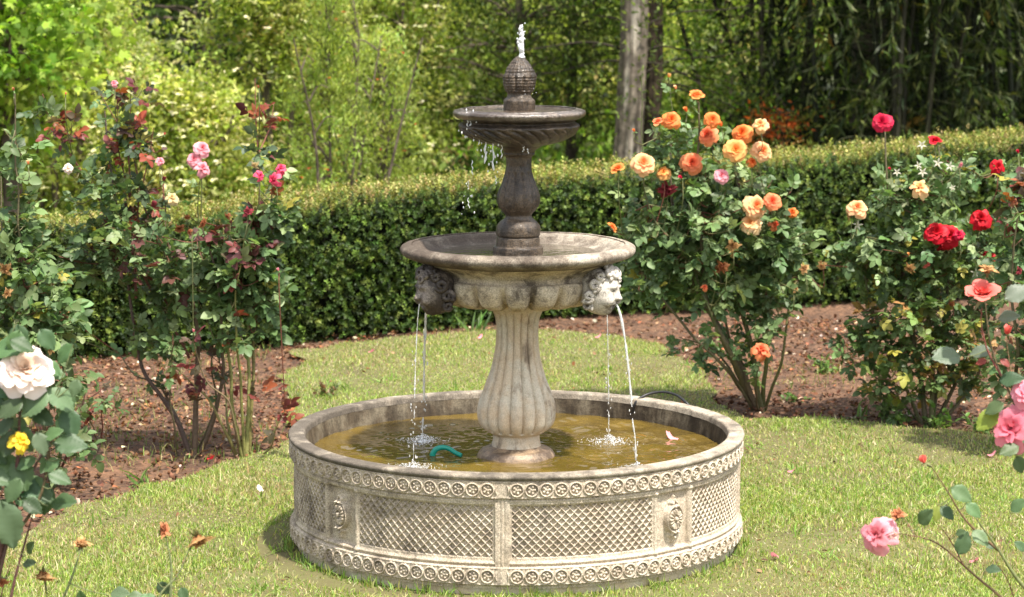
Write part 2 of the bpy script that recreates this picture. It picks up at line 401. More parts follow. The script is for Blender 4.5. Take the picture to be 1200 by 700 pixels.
def gfn(nl=18):
    prof = np.array(gprof, float); th = np.linspace(0, 2*PI, 720, endpoint=False); k = np.linspace(0, 1, len(prof))[:, None]; T = np.ones(len(prof))[:, None]*th
    lob = np.abs(np.cos(nl*T/2)); win = np.clip(1-np.abs(k-.50)/.50, 0, 1)**.45; e = win*(np.clip(1-(1-lob)**2.2*1.6, 0, 1)**.6)
    tn = np.gradient(prof, axis=0); tn /= np.linalg.norm(tn, axis=1)[:, None]; nr, nz = tn[:, 1], -tn[:, 0]
    r_ = prof[:, :1]+.030*e*nr[:, None]-.003; z_ = prof[:, 1:]+.030*e*nz[:, None]+.001
    V = np.stack([r_*np.sin(T)+(z_-.33)*LEAN, -r_*np.cos(T)+YO, z_], -1).reshape(-1, 3); n = 720; i = np.arange(len(prof)-1)[:, None]*n; j = np.arange(n)[None]; j2 = (j+1) % n
    V += vnoise(V, 50)[:, None]*.0012
    return mesh_np(V, np.stack([i+j, i+j2, i+n+j2, i+n+j], -1).reshape(-1, 4))
link('gadroon_band', gfn(), M_under, mid)
lip = [(.318, zl-.040), (.340, zl-.034), (.364, zl-.026), (.379, zl-.017), (RL, zl-.006), (.380, zl+.004), (.367, zl+.011), (.352, zl+.0135), (.348, zl+.013), (.3475, zl+.009), (.342, zl+.010), (.330, zl+.008), (.318, zl+.001), (.300, zl-.012), (.26, zl-.025), (.18, zl-.040), (.05, zl-.044), (.0, zl-.044)]
lathe('bowl_lip', smoothp(lip), M_bowl, 480, None, mid, .0012)

# ---- baluster column on the bowl ----------------------------------------
col = smoothp(px2([(300, 30), (296, 29.5), (293, 29.5), (289, 29), (288, 26), (283, 25.6), (278, 25.2), (276.5, 24), (275, 26), (269, 26.2), (264, 25), (259.5, 21.5), (256, 17), (252.5, 15.3), (249.5, 17), (246, 20.6), (241, 24.2), (235, 25.4), (228, 25), (221, 23), (213, 19.8), (206, 17.2), (197, 15.2), (189, 15), (184, 15.6), (181.5, 18), (180, 19), (178, 18.6), (175, 21), (172, 26), (169, 30)]))
lathe('baluster', col, M_wet, 300, fluted(12, zax(247), zax(200), lambda z: .005), fountain, .0016)

# ---- top bowl and finial -------------------------------------------------
zt = zax(131)
ub = smoothp(px2([(172, 23), (170, 30), (167.5, 42), (164.5, 52), (160.5, 61), (156, 67), (151, 70.3), (147, 71), (144.5, 68), (142.5, 65), (140, 67), (138, 70)]))
top = lathe('top_bowl', ub, M_wet, 480, fluted(26, zax(167), zax(147), lambda z: .014, 9), fountain, .0015)
tl = [(.190, zt-.023), (.202, zt-.019), (.211, zt-.012), (.2145, zt-.004), (.211, zt+.003), (.200, zt+.007), (.196, zt+.006), (.192, zt+.009), (.183, zt+.009), (.178, zt+.004), (.12, zt-.002), (.0, zt-.004)]
lathe('bowl_lip', smoothp(tl), M_top, 360, None, top, .0012)
fin = smoothp(px2([(134, 18), (126, 18.5), (120, 18.8), (117, 18), (114.5, 15), (111, 14), (109, 14.5), (106, 16.5), (101, 18.4), (96, 19.0), (91, 19.2), (88, 18.8), (86.5, 17.6), (83, 16.6), (78, 13.8), (73, 10.2), (69, 6.6), (66.5, 3.6), (65.5, 1)]))
lathe('finial', fin, M_wet, 240, (lambda f0: (lambda T, r, z: f0(T, r, z)+.0014*np.sin(11*T+z*330)*np.sin(11*T-z*330)*ss(z, zax(110), zax(106))))(fluted(12, zax(108), zax(87), lambda z: .006)), fountain, .0022)

# ---- cherub masks --------------------------------------------------------
def mask_mesh():
    nu, nv = 120, 90
    a = np.linspace(-PI, PI, nu, endpoint=False); b = np.linspace(-PI/2+.001, PI/2-.001, nv)
    A, B = np.meshgrid(a, b); x = np.cos(B)*np.sin(A); y = -np.cos(B)*np.cos(A); z = np.sin(B)   # faces -y
    d = np.ones_like(x)
    def g(cx, cz, w, h=None, amp=1., fronty=True):
        h = h or w; m = np.exp(-(((x-cx)/w)**2+((z-cz)/h)**2)); return amp*m*(ss(-y, .0, .35) if fronty else 1)
    d += g(0, .02, .11, .10, .10)+g(0, -.12, .13, .10, .26)+g(0, .18, .08, .14, .06)      # nose
    d += g(.1, -.14, .06, .05, .07)+g(-.1, -.14, .06, .05, .07)
    for s in (-1, 1):
        d += g(.34*s, .10, .15, .10, -.10)+g(.34*s, .08, .075, .05, .075)+g(.30*s, .30, .20, .07, .08)   # socket, eyeball, brow
        d += g(.46*s, -.28, .24, .22, .15)                                                              # cheeks
        d += g(.34*s, .145, .10, .018, .035)+g(.34*s, .02, .10, .018, .03)
    d += g(0, -.40, .22, .07, .10)+g(0, -.60, .18, .06, .09)+g(0, -.50, .15, .085, -.24)   # lips, open mouth
    d += g(0, -.82, .25, .16, .10)+g(0, .55, .5, .25, .05)
    X = .062*d*x; Y = .070*d*y; Z = .080*d*z
    V = np.stack([X, Y, Z], -1).reshape(-1, 3)
    i = np.arange(nv-1)[:, None]*nu; j = np.arange(nu)[None]; j2 = (j+1) % nu
    return mesh_np(V, np.stack([i+j, i+j2, i+nu+j2, i+nu+j], -1).reshape(-1, 4))
def curls_mesh():
    mb = MB(); rr = random.Random(4)
    def curl(c, n, r, turns=1.3):    # a spiral lock
        c = np.array(c); n = np.array(n, float); n /= np.linalg.norm(n); a = np.cross(n, (0, 0, 1.)); a /= np.linalg.norm(a)+1e-9; b = np.cross(n, a)
        t = np.linspace(0, 2*PI*turns, 26); q = r*(1-.8*t/t[-1]); ph = rr.uniform(0, 6)
        P = c+np.cos(t+ph)[:, None]*q[:, None]*a+np.sin(t+ph)[:, None]*q[:, None]*b+n*(.010*t/t[-1])[:, None]
        tube(mb, P, r*(.58-.2*t/t[-1]), n=8)
    for s in (-1, 1):
        for (x, y, z_, r) in ((.060, -.012, .028, .020), (.068, .004, -.012, .020), (.060, .008, -.046, .016), (.050, -.022, .058, .017)):
            curl((x*s, y, z_), (s*.75, -.65, .1), r)
    for (x, y, z_, r) in ((0, -.046, .068, .020), (-.026, -.040, .066, .018), (.028, -.042, .064, .018), (0, -.02, .082, .02), (.012, -.058, .050, .011)):
        curl((x, y, z_), (x*5, -.8, .5), r)
    return mb.mesh()
mm, cm = mask_mesh(), curls_mesh()
ZH = zax(333)
heads = []
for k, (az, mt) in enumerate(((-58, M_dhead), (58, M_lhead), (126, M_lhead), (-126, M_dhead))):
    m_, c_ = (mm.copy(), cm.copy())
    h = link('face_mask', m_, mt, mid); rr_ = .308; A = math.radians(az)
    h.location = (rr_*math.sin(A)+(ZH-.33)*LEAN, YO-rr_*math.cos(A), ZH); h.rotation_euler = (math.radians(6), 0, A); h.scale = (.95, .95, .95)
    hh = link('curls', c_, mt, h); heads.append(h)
    if k == 0: h['label'] = 'cherub face spouting water, dark with grime and painted shade'
    if k == 1: h['label'] = 'pale cherub face spouting water'

# ---- water ---------------------------------------------------------------
def water_mat(name, colr, rough=.04, b=.12, sc=9):
    m, nt, out, L = nodes(name); bs = nt.nodes.new('ShaderNodeBsdfPrincipled'); L(bs.outputs[0], out.inputs[0])
    g = nt.nodes.new('ShaderNodeNewGeometry'); n = nt.nodes.new('ShaderNodeTexNoise'); n.inputs['Scale'].default_value = sc; n.inputs['Detail'].default_value = 2
    n2 = nt.nodes.new('ShaderNodeTexNoise'); n2.inputs['Scale'].default_value = 5; n2.inputs['Detail'].default_value = 5
    L(g.outputs['Position'], n.inputs['Vector']); L(g.outputs['Position'], n2.inputs['Vector'])
    r_ = nt.nodes.new('ShaderNodeValToRGB'); e = r_.color_ramp.elements
    e[0].position = .35; e[0].color = (*[c*.62 for c in colr], 1); e[1].position = .65; e[1].color = (*colr, 1)
    L(n2.outputs['Fac'], r_.inputs[0]); L(r_.outputs[0], bs.inputs['Base Color'])
    bs.inputs['Roughness'].default_value = rough; bs.inputs['IOR'].default_value = 1.33; bs.inputs['Specular IOR Level'].default_value = .62
    bp = nt.nodes.new('ShaderNodeBump'); bp.inputs['Strength'].default_value = b; bp.inputs['Distance'].default_value = .02
    L(n.outputs['Fac'], bp.inputs['Height']); L(bp.outputs[0], bs.inputs['Normal'])
    return m
def clear_mat(name='splashing_water', wh=.36):
    m, nt, out, L = nodes(name)
    gl = nt.nodes.new('ShaderNodeBsdfGlass'); gl.inputs['IOR'].default_value = 1.33; gl.inputs['Roughness'].default_value = .05
    df = nt.nodes.new('ShaderNodeBsdfPrincipled'); df.inputs['Base Color'].default_value = (.9, .92, .93, 1); df.inputs['Roughness'].default_value = .2; df.inputs['Specular IOR Level'].default_value = 1
    mx = nt.nodes.new('ShaderNodeMixShader'); mx.inputs[0].default_value = wh
    L(gl.outputs[0], mx.inputs[1]); L(df.outputs[0], mx.inputs[2]); L(mx.outputs[0], out.inputs[0]); return m
M_water = water_mat('murky_water', (.135, .09, .018), .05, .07, 14); M_clear = clear_mat(); M_foam = clear_mat('foaming_water', .62)
hits = []
def mouth(k):
    az = math.radians((-58, 58, 126, -126)[k]); r0 = .308+.057
    return np.array((FX+r0*math.sin(az)+.003, PY-r0*math.cos(az), ZH-.035)), np.array((math.sin(az), -math.cos(az), 0))
for k, reach in ((0, .030), (1, .085), (2, .02), (3, .03)):
    p, d = mouth(k); hits.append((p+d*reach)[:2])
g = np.linspace(-.69, .69, 330); GX, GY = np.meshgrid(g, g); rr_ = np.hypot(GX, GY)
h = np.zeros_like(GX)
for k, (hx, hy) in enumerate(hits):
    d = np.hypot(GX-(hx-FX), GY-(hy-FY)); h += .0016*np.cos(d*2*PI/.040+k)*np.exp(-d*9)+.008*np.exp(-(d/.02)**2)*vnoise(np.stack([GX, GY, 0*GX], -1), 90)
PP = np.stack([GX, GY*1.0, 0*GX], -1)
for q in range(46):
    wl = R.uniform(.03, .24); an = R.uniform(0, 2*PI); h += .0048*wl*np.sin((GX*math.cos(an)+GY*math.sin(an)+.03*vnoise(PP+q*3, 2.5))*2*PI/wl+R.uniform(0, 6)+.8*vnoise(PP, 4))*(.5+.5*vnoise(PP+q, 3))
d0 = np.abs(np.hypot(GX, GY+.08)-.13); h += .0006*np.cos(d0*2*PI/.03)*np.exp(-d0*14)
Vw = np.stack([GX, GY, h], -1).reshape(-1, 3); n = len(g); i = np.arange(n-1)[:, None]*n; j = np.arange(n-1)[None]
Fw = np.stack([i+j, i+j+1, i+n+j+1, i+n+j], -1).reshape(-1, 4); keep = (np.hypot(Vw[Fw][:, :, 0], Vw[Fw][:, :, 1]).max(1) < .690)
o = link('water', mesh_np(Vw, Fw[keep]), M_water); o.location = (FX, FY, WZ); tag(o, kind='structure')
M_bw = water_mat('bowl_water', (.13, .11, .08), .05, .1, 25)
o = link('bowl_water', mesh_np(*(lambda V, Fq: (V, Fq.reshape(-1, 4)))(*lathe_np([(.306, 0), (.02, 0)], 120, None, lean=False))), M_bw); o.location = (FX+.004, PY, zl-.020); tag(o, kind='structure')
M_tw = water_mat('top_water', (.10, .075, .055), .08, .5, 60)
o = link('top_bowl_water', mesh_np(*(lambda V, Fq: (V, Fq.reshape(-1, 4)))(*lathe_np([(.183, 0), (.02, 0)], 120, None, lean=False))), M_tw); o.location = (FX+.009, PY, zt+.0055); tag(o, kind='structure')

def droplet(mb, c, r, s=1.6):
    a = np.linspace(0, 2*PI, 6, endpoint=False); rings = [(0, 1), (.7*r, .55), (r, 0), (.75*r, -.5), (0, -1)]
    V = np.array([(c[0]+q*math.cos(t_), c[1]+q*math.sin(t_), c[2]+zz*r*s) for q, zz in rings for t_ in a]); f = []
    for i_ in range(4):
        for j_ in range(6): f.append((i_*6+j_, i_*6+(j_+1) % 6, i_*6+6+(j_+1) % 6, i_*6+6+j_))
    mb.add(V, np.array(f))
def stream(k, label, reach, w):
    p, d = mouth(k); mb = MB(); T = np.linspace(0, 1, 91)[:90]/.989; H_ = p[2]-WZ
    P = p[None]+d[None]*(reach*np.sqrt(T)*1.0)[:, None]; P[:, 2] = p[2]-H_*T
    P[:, 2] += 0.012*np.sin(np.clip(T*8, 0, PI/2))*0
    NN = np.stack([0*T+k*7, 0*T, T*10], -1); rad = w*(1-.3*T)*(1+(.25+.6*T)*vnoise(NN, 2.3)+.3*vnoise(NN, 5)); P[:, 0] += .004*vnoise(NN+3, .9)*T; P[:, 1] += .003*vnoise(NN+9, 1.1)*T
    rad = np.where((T > .45) & (vnoise(NN+5, 1.9) < -.12-(.9-T)*.5), 0, rad); on = rad > 0; st_ = 0
    for q in range(1, 91):
        if q == 90 or not on[q]:
            if q-st_ > 3 and on[st_]: sg = np.maximum(rad[st_:q], w*.25)*np.minimum(1, np.minimum(np.arange(q-st_)+.6, (q-st_)-np.arange(q-st_)-.4)/2.5) if st_ > 0 else np.maximum(rad[st_:q], w*.25); tube(mb, P[st_:q], np.maximum(sg, .0003), n=8)
            st_ = q+1 if q < 89 else q
    rr = random.Random(k)
    for _ in range(26):
        t_ = rr.uniform(.3, 1); q = P[int(t_*89)]+np.array([rr.gauss(0, .006), rr.gauss(0, .006), 0]); droplet(mb, q, rr.uniform(.0012, .0026), 2.2)
    for _ in range(520):
        a = rr.uniform(0, 2*PI); q = abs(rr.gauss(0, .038)); hh = rr.uniform(0, .03)*math.exp(-q*30)*(rr.random() < .4)
        droplet(mb, (P[-1, 0]+q*math.cos(a), P[-1, 1]+q*math.sin(a), WZ+.002+hh), rr.uniform(.0008, .0026), .8)
    e = thing('water_stream', P[-1], label, 'water stream', 'streams falling from the cherub faces'); off = np.array(P[-1])
    tag(mb.build('stream', M_clear, e, off=off)); return e
stream(0, 'thin stream of water falling from the mouth of the dark cherub face', .030, .0019)
stream(1, 'slanting stream of water shooting from the mouth of the pale cherub face', .085, .0034)
stream(2, 'faint thin stream falling behind the bowl, seen below the pale cherub face', .02, .0018)
stream(3, 'broken white stream falling just right of the thin one under the dark cherub face', .03, .0040)
for o in list(C.objects):      # a stream is one mesh: give the Empty's name and tags to it
    if o.type == 'EMPTY' and o.name.startswith('water_stream'):
        ch = [c for c in C.objects if c.parent == o][0]; lab, ct, gr, nm = o['label'], o['category'], o['group'], o.name
        ch.parent = None; ch.location = o.location; bpy.data.objects.remove(o); ch.name = nm; tag(ch, lab, ct, gr)
# jet
mb = MB(); p0 = at(611, 67, PY); T = np.linspace(0, 1, 60); P = p0[None]+np.stack([.004*vnoise(np.stack([T*3, T*0, T*0], -1), 2)*T, 0*T, T*.098], -1)
for dx, s in ((0, 1), (.005, .7), (-.005, .75), (.002, .6)):
    N1 = np.stack([T*0+dx*900, T*0, T*2.2], -1); Q = P.copy(); Q[:, 0] += dx*(.7+.9*vnoise(N1, 5)); Q[:, 1] += .004*vnoise(N1+7, 4); kk = int(60*min(1, .75+.3*s)); tube(mb, Q[:kk], np.maximum(((.0088-.003*T)*s*(1+.55*vnoise(N1, 9)))[:kk], .0012), n=8)
for _ in range(40):
    t_ = rnd.uniform(.3, 1.12); droplet(mb, p0+np.array([rnd.gauss(0, .006), rnd.gauss(0, .006), .098*t_]), rnd.uniform(.0015, .0035), 1.3)
for _ in range(70):
    a = rnd.uniform(0, 2*PI); zz = rnd.uniform(0, .12); droplet(mb, p0+np.array([.05*math.cos(a)*zz/.12, .05*math.sin(a)*zz/.12, -zz]), rnd.uniform(.001, .0022), 1.)
o = mb.build('water_jet', M_foam, None, off=p0); o.location = p0; tag(o, 'foaming white jet of water rising from the tip of the stone finial', 'water jet')
# water spilling from the left edge of the top bowl
mb = MB(); c0 = at(570, 143, PY-.12)
for (px, y0, y1, w_) in ((551, 140, 158, 2.2), (548, 138, 150, 1.6), (556, 143, 150, 1.6), (569, 158, 192, 3.0), (578, 160, 200, 2.6), (562, 150, 170, 1.5), (588, 168, 186, 1.5), (614, 170, 178, 1.6), (618, 174, 180, 1.4), (553, 188, 205, 1.2), (549, 212, 222, 1.), (581, 206, 216, 1.2), (548, 232, 244, 1.)):
    a = at(px, y0, PY-.10); b = at(px+rnd.uniform(-1, 2), y1, PY-.10); T = np.linspace(0, 1, 16)[:, None]
    P = a*(1-T)+b*T; P[:, 0] += .002*np.sin(T[:, 0]*14+px); rad = w_*.0011*(.35+abs(np.sin(T[:, 0]*9+px))); tube(mb, P, rad, n=6)
for _ in range(60):
    px, py = rnd.choice([(551, 150), (570, 180), (579, 190), (548, 230), (560, 165), (584, 180)]); droplet(mb, at(px+rnd.gauss(0, 5), py+rnd.gauss(0, 14), PY-.1+rnd.gauss(0, .03)), rnd.uniform(.0012, .003), 1.9)
o = mb.build('spilling_water', M_foam, None, off=c0); o.location = c0; tag(o, 'ragged drips of water spilling over the left edge of the top bowl', 'water')

# hose pieces in the basin
M_black = col_mat('black_rubber', .45, .5); M_green = col_mat('green_plastic', .35, .5)
mb = MB(); a0 = gp(743, 481, .36); P = curve([gp(741, 487, .34), at(745, 472, a0[1]), at(757, 463, a0[1]+.03), at(775, 459.5, a0[1]+.03), at(792, 463, a0[1]), at(805, 473, a0[1]-.06), at(812, 481, a0[1]-.05)], 40)
# end rests on the basin rim
tube(mb, P, .0048, (.012, .012, .013), 10); o = mb.build('water_hose', M_black, None, off=P[0]); o.location = P[0]; tag(o, 'thin black hose looping over the right back rim of the basin', 'hose')
mb = MB(); q = gp(515, 535, WZ); P = curve([at(508, 541, q[1]), at(507, 533, q[1]), at(511, 527, q[1]), at(518, 524.5, q[1]), at(526, 526, q[1]), at(534, 531, q[1]-.01), at(541, 534, q[1]-.02)], 30)
tube(mb, P, np.linspace(.0105, .007, len(P))[:, ] , (.0, .22, .16), 12); o = mb.build('pipe', M_green, None, off=P[0]); o.location = P[0]; tag(o, 'short bent green plastic pipe sticking out of the murky water', 'pipe')
# ================================================================== GROUND
def soil_mat():
    m, nt, out, L = nodes('garden_soil'); b = nt.nodes.new('ShaderNodeBsdfPrincipled'); L(b.outputs[0], out.inputs[0]); b.inputs['Roughness'].default_value = .95
    g = nt.nodes.new('ShaderNodeNewGeometry')
    n = nt.nodes.new('ShaderNodeTexNoise'); n.inputs['Scale'].default_value = 3; n.inputs['Detail'].default_value = 10; n.inputs['Roughness'].default_value = .7
    v = nt.nodes.new('ShaderNodeTexVoronoi'); v.inputs['Scale'].default_value = 42; v.inputs['Randomness'].default_value = 1
    L(g.outputs['Position'], n.inputs['Vector']); L(g.outputs['Position'], v.inputs['Vector'])
    r = nt.nodes.new('ShaderNodeValToRGB'); e = r.color_ramp.elements
    e[0].position = .3; e[0].color = (.055, .027, .014, 1); e[1].position = .7; e[1].color = (.14, .074, .040, 1)
    L(n.outputs['Fac'], r.inputs[0])
    r2 = nt.nodes.new('ShaderNodeSeparateColor'); L(v.outputs['Color'], r2.inputs[0])
    mr = nt.nodes.new('ShaderNodeMapRange'); mr.inputs[3].default_value = .6; mr.inputs[4].default_value = 1.5; L(r2.outputs[0], mr.inputs[0])
    s = nt.nodes.new('ShaderNodeVectorMath'); s.operation = 'SCALE'; L(r.outputs[0], s.inputs[0]); L(mr.outputs[0], s.inputs['Scale']); L(s.outputs[0], b.inputs['Base Color'])
    bp = nt.nodes.new('ShaderNodeBump'); bp.inputs['Strength'].default_value = .8; bp.inputs['Distance'].default_value = .02
    L(v.outputs['Distance'], bp.inputs['Height']); L(bp.outputs[0], b.inputs['Normal']); return m
def turf_mat(name, c1, c2, c3):
    m, nt, out, L = nodes(name); b = nt.nodes.new('ShaderNodeBsdfPrincipled'); L(b.outputs[0], out.inputs[0]); b.inputs['Roughness'].default_value = .95
    g = nt.nodes.new('ShaderNodeNewGeometry')
    def nz(s, d):
        n = nt.nodes.new('ShaderNodeTexNoise'); n.inputs['Scale'].default_value = s; n.inputs['Detail'].default_value = d; n.inputs['Roughness'].default_value = .75; L(g.outputs['Position'], n.inputs['Vector']); return n.outputs['Fac']
    r = nt.nodes.new('ShaderNodeValToRGB'); e = r.color_ramp.elements
    e[0].position = .3; e[0].color = (*c1, 1); e[1].position = .7; e[1].color = (*c3, 1); k = e.new(.5); k.color = (*c2, 1)
    a = nt.nodes.new('ShaderNodeMath'); a.operation = 'ADD'; k1 = nt.nodes.new('ShaderNodeMath'); k1.operation = 'MULTIPLY'; k1.inputs[1].default_value = .5
    k2 = nt.nodes.new('ShaderNodeMath'); k2.operation = 'MULTIPLY'; k2.inputs[1].default_value = .5
    L(nz(2.5, 5), k1.inputs[0]); L(nz(90, 4), k2.inputs[0]); L(k1.outputs[0], a.inputs[0]); L(k2.outputs[0], a.inputs[1])
    L(a.outputs[0], r.inputs[0]); L(r.outputs[0], b.inputs['Base Color']); return m
M_soil = soil_mat(); M_lawn = turf_mat('thatch', (.05, .035, .018), (.11, .10, .035), (.10, .13, .03)); M_under_ = turf_mat('woodland_floor', (.03, .035, .012), (.06, .07, .02), (.07, .10, .02))
# near soil with relief; beyond it one sheet to the horizon
def grid(x0, x1, y0, y1, st, hf):
    X, Y = np.meshgrid(np.arange(x0, x1+st/2, st), np.arange(y0, y1+st/2, st)); Z = hf(X, Y); ny, nx = X.shape
    i = np.arange(ny-1)[:, None]*nx; j = np.arange(nx-1)[None]
    return np.stack([X, Y, Z], -1).reshape(-1, 3), np.stack([i+j, i+j+1, i+nx+j+1, i+nx+j], -1).reshape(-1, 4)
def soilh(X, Y):
    P = np.stack([X, Y, 0*X], -1); e = np.minimum(np.minimum(X+6, 6-X), np.minimum(Y-3, 16-Y)); k = np.clip(e/.4, 0, 1)
    return k*(vnoise(P, 3)*.012+vnoise(P, 14)*.009+vnoise(P, 40)*.006+.006)-.004*(1-k)
o = link('soil', mesh_np(*grid(-6, 6, 3, 16, .03, soilh)), M_soil); tag(o, kind='structure')
V_ = []
o = link('ground', mesh_np(np.array([(-900, -900, -.03), (900, -900, -.03), (900, 900, -.03), (-900, 900, -.03)], float), np.array([(0, 1, 2, 3)])), M_under_, smooth=False); tag(o, kind='structure')

# lawn outline: pixel corners dropped on to the ground
edge = [(-80, 760), (-80, 690), (20, 645), (75, 600), (130, 590), (190, 570), (250, 548), (300, 532), (345, 510), (352, 470), (330, 445), (352, 418), (400, 408), (460, 399), (520, 396), (580, 394), (640, 392), (700, 396), (760, 408), (800, 425), (832, 450), (856, 486), (880, 500), (940, 497), (1010, 502), (1060, 508), (1120, 512), (1180, 522), (1300, 540), (1300, 760)]
LP = np.array([gp(*e)[:2] for e in edge]); LP = np.vstack([LP, [(2.4, 4.4), (-2.4, 4.4)]])
# resample with wobble
Q = []
for a, b in zip(LP, np.roll(LP, -1, 0)):
    n = max(1, int(np.linalg.norm(b-a)/.04))
    for k in range(n): Q.append(a+(b-a)*k/n)
Q = np.array(Q); q3 = np.column_stack([Q, 0*Q[:, 0]]); Q[:, 0] += vnoise(q3, 4)*.07+vnoise(q3, 14)*.03; Q[:, 1] += vnoise(q3+9, 4)*.09+vnoise(q3+9, 14)*.04
def inside(P, poly):
    x, y = P[:, 0], P[:, 1]; c = np.zeros(len(P), bool); px, py = poly[:, 0], poly[:, 1]; qx, qy = np.roll(px, 1), np.roll(py, 1)
    for i in range(len(poly)):
        if py[i] == qy[i]: continue
        cond = ((py[i] > y) != (qy[i] > y)) & (x < (qx[i]-px[i])*(y-py[i])/(qy[i]-py[i])+px[i]); c ^= cond
    return c
import bmesh
bm = bmesh.new(); vs = [bm.verts.new((x, y, .022)) for x, y in Q]; f = bm.faces.new(vs); bmesh.ops.triangulate(bm, faces=[f])
me = bpy.data.meshes.new('lawn'); bm.to_mesh(me); bm.free(); o = link('lawn', me, M_lawn, smooth=False); tag(o, kind='structure')

# ---- grass blades --------------------------------------------------------
M_grass = leaf_mat('grass_blades', .5, .35, .35, 1.2)
def blades(mb, P, h, wd, cols, lean=.5):
    n = len(P); a = R.uniform(0, 2*PI, n); ld = np.stack([np.cos(a), np.sin(a), 0*a], 1); b = R.uniform(0, 2*PI, n); sd = np.stack([np.cos(b), np.sin(b), 0*b], 1)
    l = np.abs(R.normal(0, lean, n)); base = np.column_stack([P, np.full(n, .018)])
    def pt(t, w_): 
        c = base+ld*(h*l*t**1.7)[:, None] if False else base+ld*(h*l*t**1.7)[:, None]
        c = c.copy(); c[:, 2] += h*t*(1-.35*l*t).clip(.15, 1); return c+sd*(wd*w_)[:, None], c-sd*(wd*w_)[:, None]
    a0, b0 = pt(0., .5); a1, b1 = pt(.5, .45); c = pt(1., 0.)[0]
    V = np.stack([a0, b0, b1, a1, c], 1).reshape(-1, 3); k = np.arange(n)[:, None]*5
    mb.add(V, [np.hstack([k, k+1, k+2, k+3]), np.hstack([k+3, k+2, k+4])], np.repeat(cols, 5, 0))
def scatter(n, x0, x1, y0, y1): return np.column_stack([R.uniform(x0, x1, n), R.uniform(y0, y1, n)])
mb = MB(); P = scatter(1600000, -3.0, 3.2, 5.4, 13.0); P = P[inside(P, Q)]
d = np.hypot(P[:, 0]-FX, P[:, 1]-FY); P = P[(d > .735)]; P = P[(np.hypot(P[:, 0]-FX, P[:, 1]-FY) > .86) | (P[:, 0] > -.12) | (R.uniform(0, 1, len(P)) < .12)]
# thin, patchy growth: bare thatch shows in places, more so at the back and left of the basin
P3 = np.column_stack([P, 0*P[:, 0]]); den = .62+.55*vnoise(P3, 1.7)+.35*vnoise(P3, 6); den -= .42*ss(P[:, 1], 9.3, 10.8)
bare = np.exp(-(((P[:, 0]+.78)/.35)**2+((P[:, 1]-7.75)/.28)**2)); den -= .6*bare
for bx, by, br in [(*gp(600, 415)[:2], .22), (*gp(690, 405)[:2], .25), (*gp(375, 440)[:2], .28), (*gp(420, 425)[:2], .2), (*gp(960, 640)[:2], .16), (*gp(240, 650)[:2], .15), (*gp(800, 460)[:2], .2), (*gp(1060, 570)[:2], .18), (*gp(540, 400)[:2], .2)]: den -= .75*np.exp(-(((P[:, 0]-bx)/br)**2+((P[:, 1]-by)/br/1.3)**2))
P = P[R.uniform(0, 1, len(P)) < np.clip(den, .30, 1)]; n = len(P); P3 = np.column_stack([P, 0*P[:, 0]])
dry = np.clip(.5+.6*vnoise(P3+20, 2.2)+.3*vnoise(P3, 9), 0, 1)
h = R.uniform(.008, .025, n)*(1+.4*vnoise(P3, 3)); P3; long_ = R.uniform(0, 1, n) < .012; h[long_] *= 1.9
c = pal(n, [(.22, .32, .055), (.32, .41, .09), (.13, .22, .035), (.41, .44, .15), (.46, .42, .25)], [3, 3, 2.2, 2., 2.], .22); dc = pal(n, [(.46, .40, .23), (.36, .26, .14), (.40, .38, .17)])
pick = R.uniform(0, 1, n) < dry*.5; c[pick] = dc[pick]
blades(mb, P, h, R.uniform(.0022, .0048, n), c, .75)
# coarse tufts of broad grass
for k in range(260):
    q = scatter(1, -2.6, 2.6, 5.8, 12)[0]
    if not inside(q[None], Q)[0] or np.hypot(*(q-(FX, FY))) < .8: continue
    m = R.integers(8, 26); blades(mb, q+R.normal(0, .03, (m, 2)), R.uniform(.03, .065, m), R.uniform(.004, .007, m), pal(m, [(.13, .23, .035), (.19, .30, .06), (.26, .35, .10)]), 1.5)
for k in range(80):  # grass against the foot of the basin
    a = R.uniform(-1.6, 1.6); q = np.array([FX+.76*math.sin(a), FY-.76*math.cos(a)]); m = R.integers(5, 12)
    blades(mb, q+R.normal(0, .012, (m, 2)), R.uniform(.02, .055, m), R.uniform(.003, .005, m), pal(m, [(.12, .22, .03), (.2, .3, .06), (.3, .32, .1)]), .8)
# sparse grass creeping into the soil
P = scatter(26000, -3.6, 3.6, 6, 13); P = P[~inside(P, Q)]; P3 = np.column_stack([P, 0*P[:, 0]]); P = P[(vnoise(P3, 1.3)+.4*vnoise(P3, 5)) > .28]
n = len(P); blades(mb, P, R.uniform(.02, .06, n), R.uniform(.002, .005, n), pal(n, [(.10, .17, .03), (.14, .2, .04), (.3, .27, .12)]), .8)
tag(mb.build('grass', M_grass, None, False, off=(0, 0, 0)), kind='stuff')

# ---- leaf litter ---------------------------------------------------------
M_lit = leaf_mat('dead_leaves', .7, .1, .25)
mb = MB(); P = scatter(85000, -3.6, 3.8, 5.8, 13.4); ins = inside(P, Q); P3 = np.column_stack([P, 0*P[:, 0]])
keep = np.where(ins, R.uniform(0, 1, len(P)) < np.where(P[:, 1] > 8.9, .12, .045), (vnoise(P3, 2)*.5+.62) > R.uniform(0, 1, len(P))) & (np.hypot(P[:, 0]-FX, P[:, 1]-FY) > .8)
P = P[keep]; n = len(P); P3 = np.column_stack([P, .012+.014*R.uniform(0, 1, n)])
Dd = rand_dirs(n); Dd[:, 2] *= .35; Nn = rand_dirs(n, 2.)
s = R.uniform(.008, .030, n)**1.0
leaves(mb, P3, Dd, Nn, s, s*R.uniform(.35, .8, n), pal(n, [(.20, .09, .04), (.12, .05, .025), (.30, .18, .10), (.08, .036, .02), (.50, .40, .29), (.28, .11, .05), (.065, .035, .022)], [4, 4, 2.6, 4, 1.2, 1.2, 4], .25), 'oval')
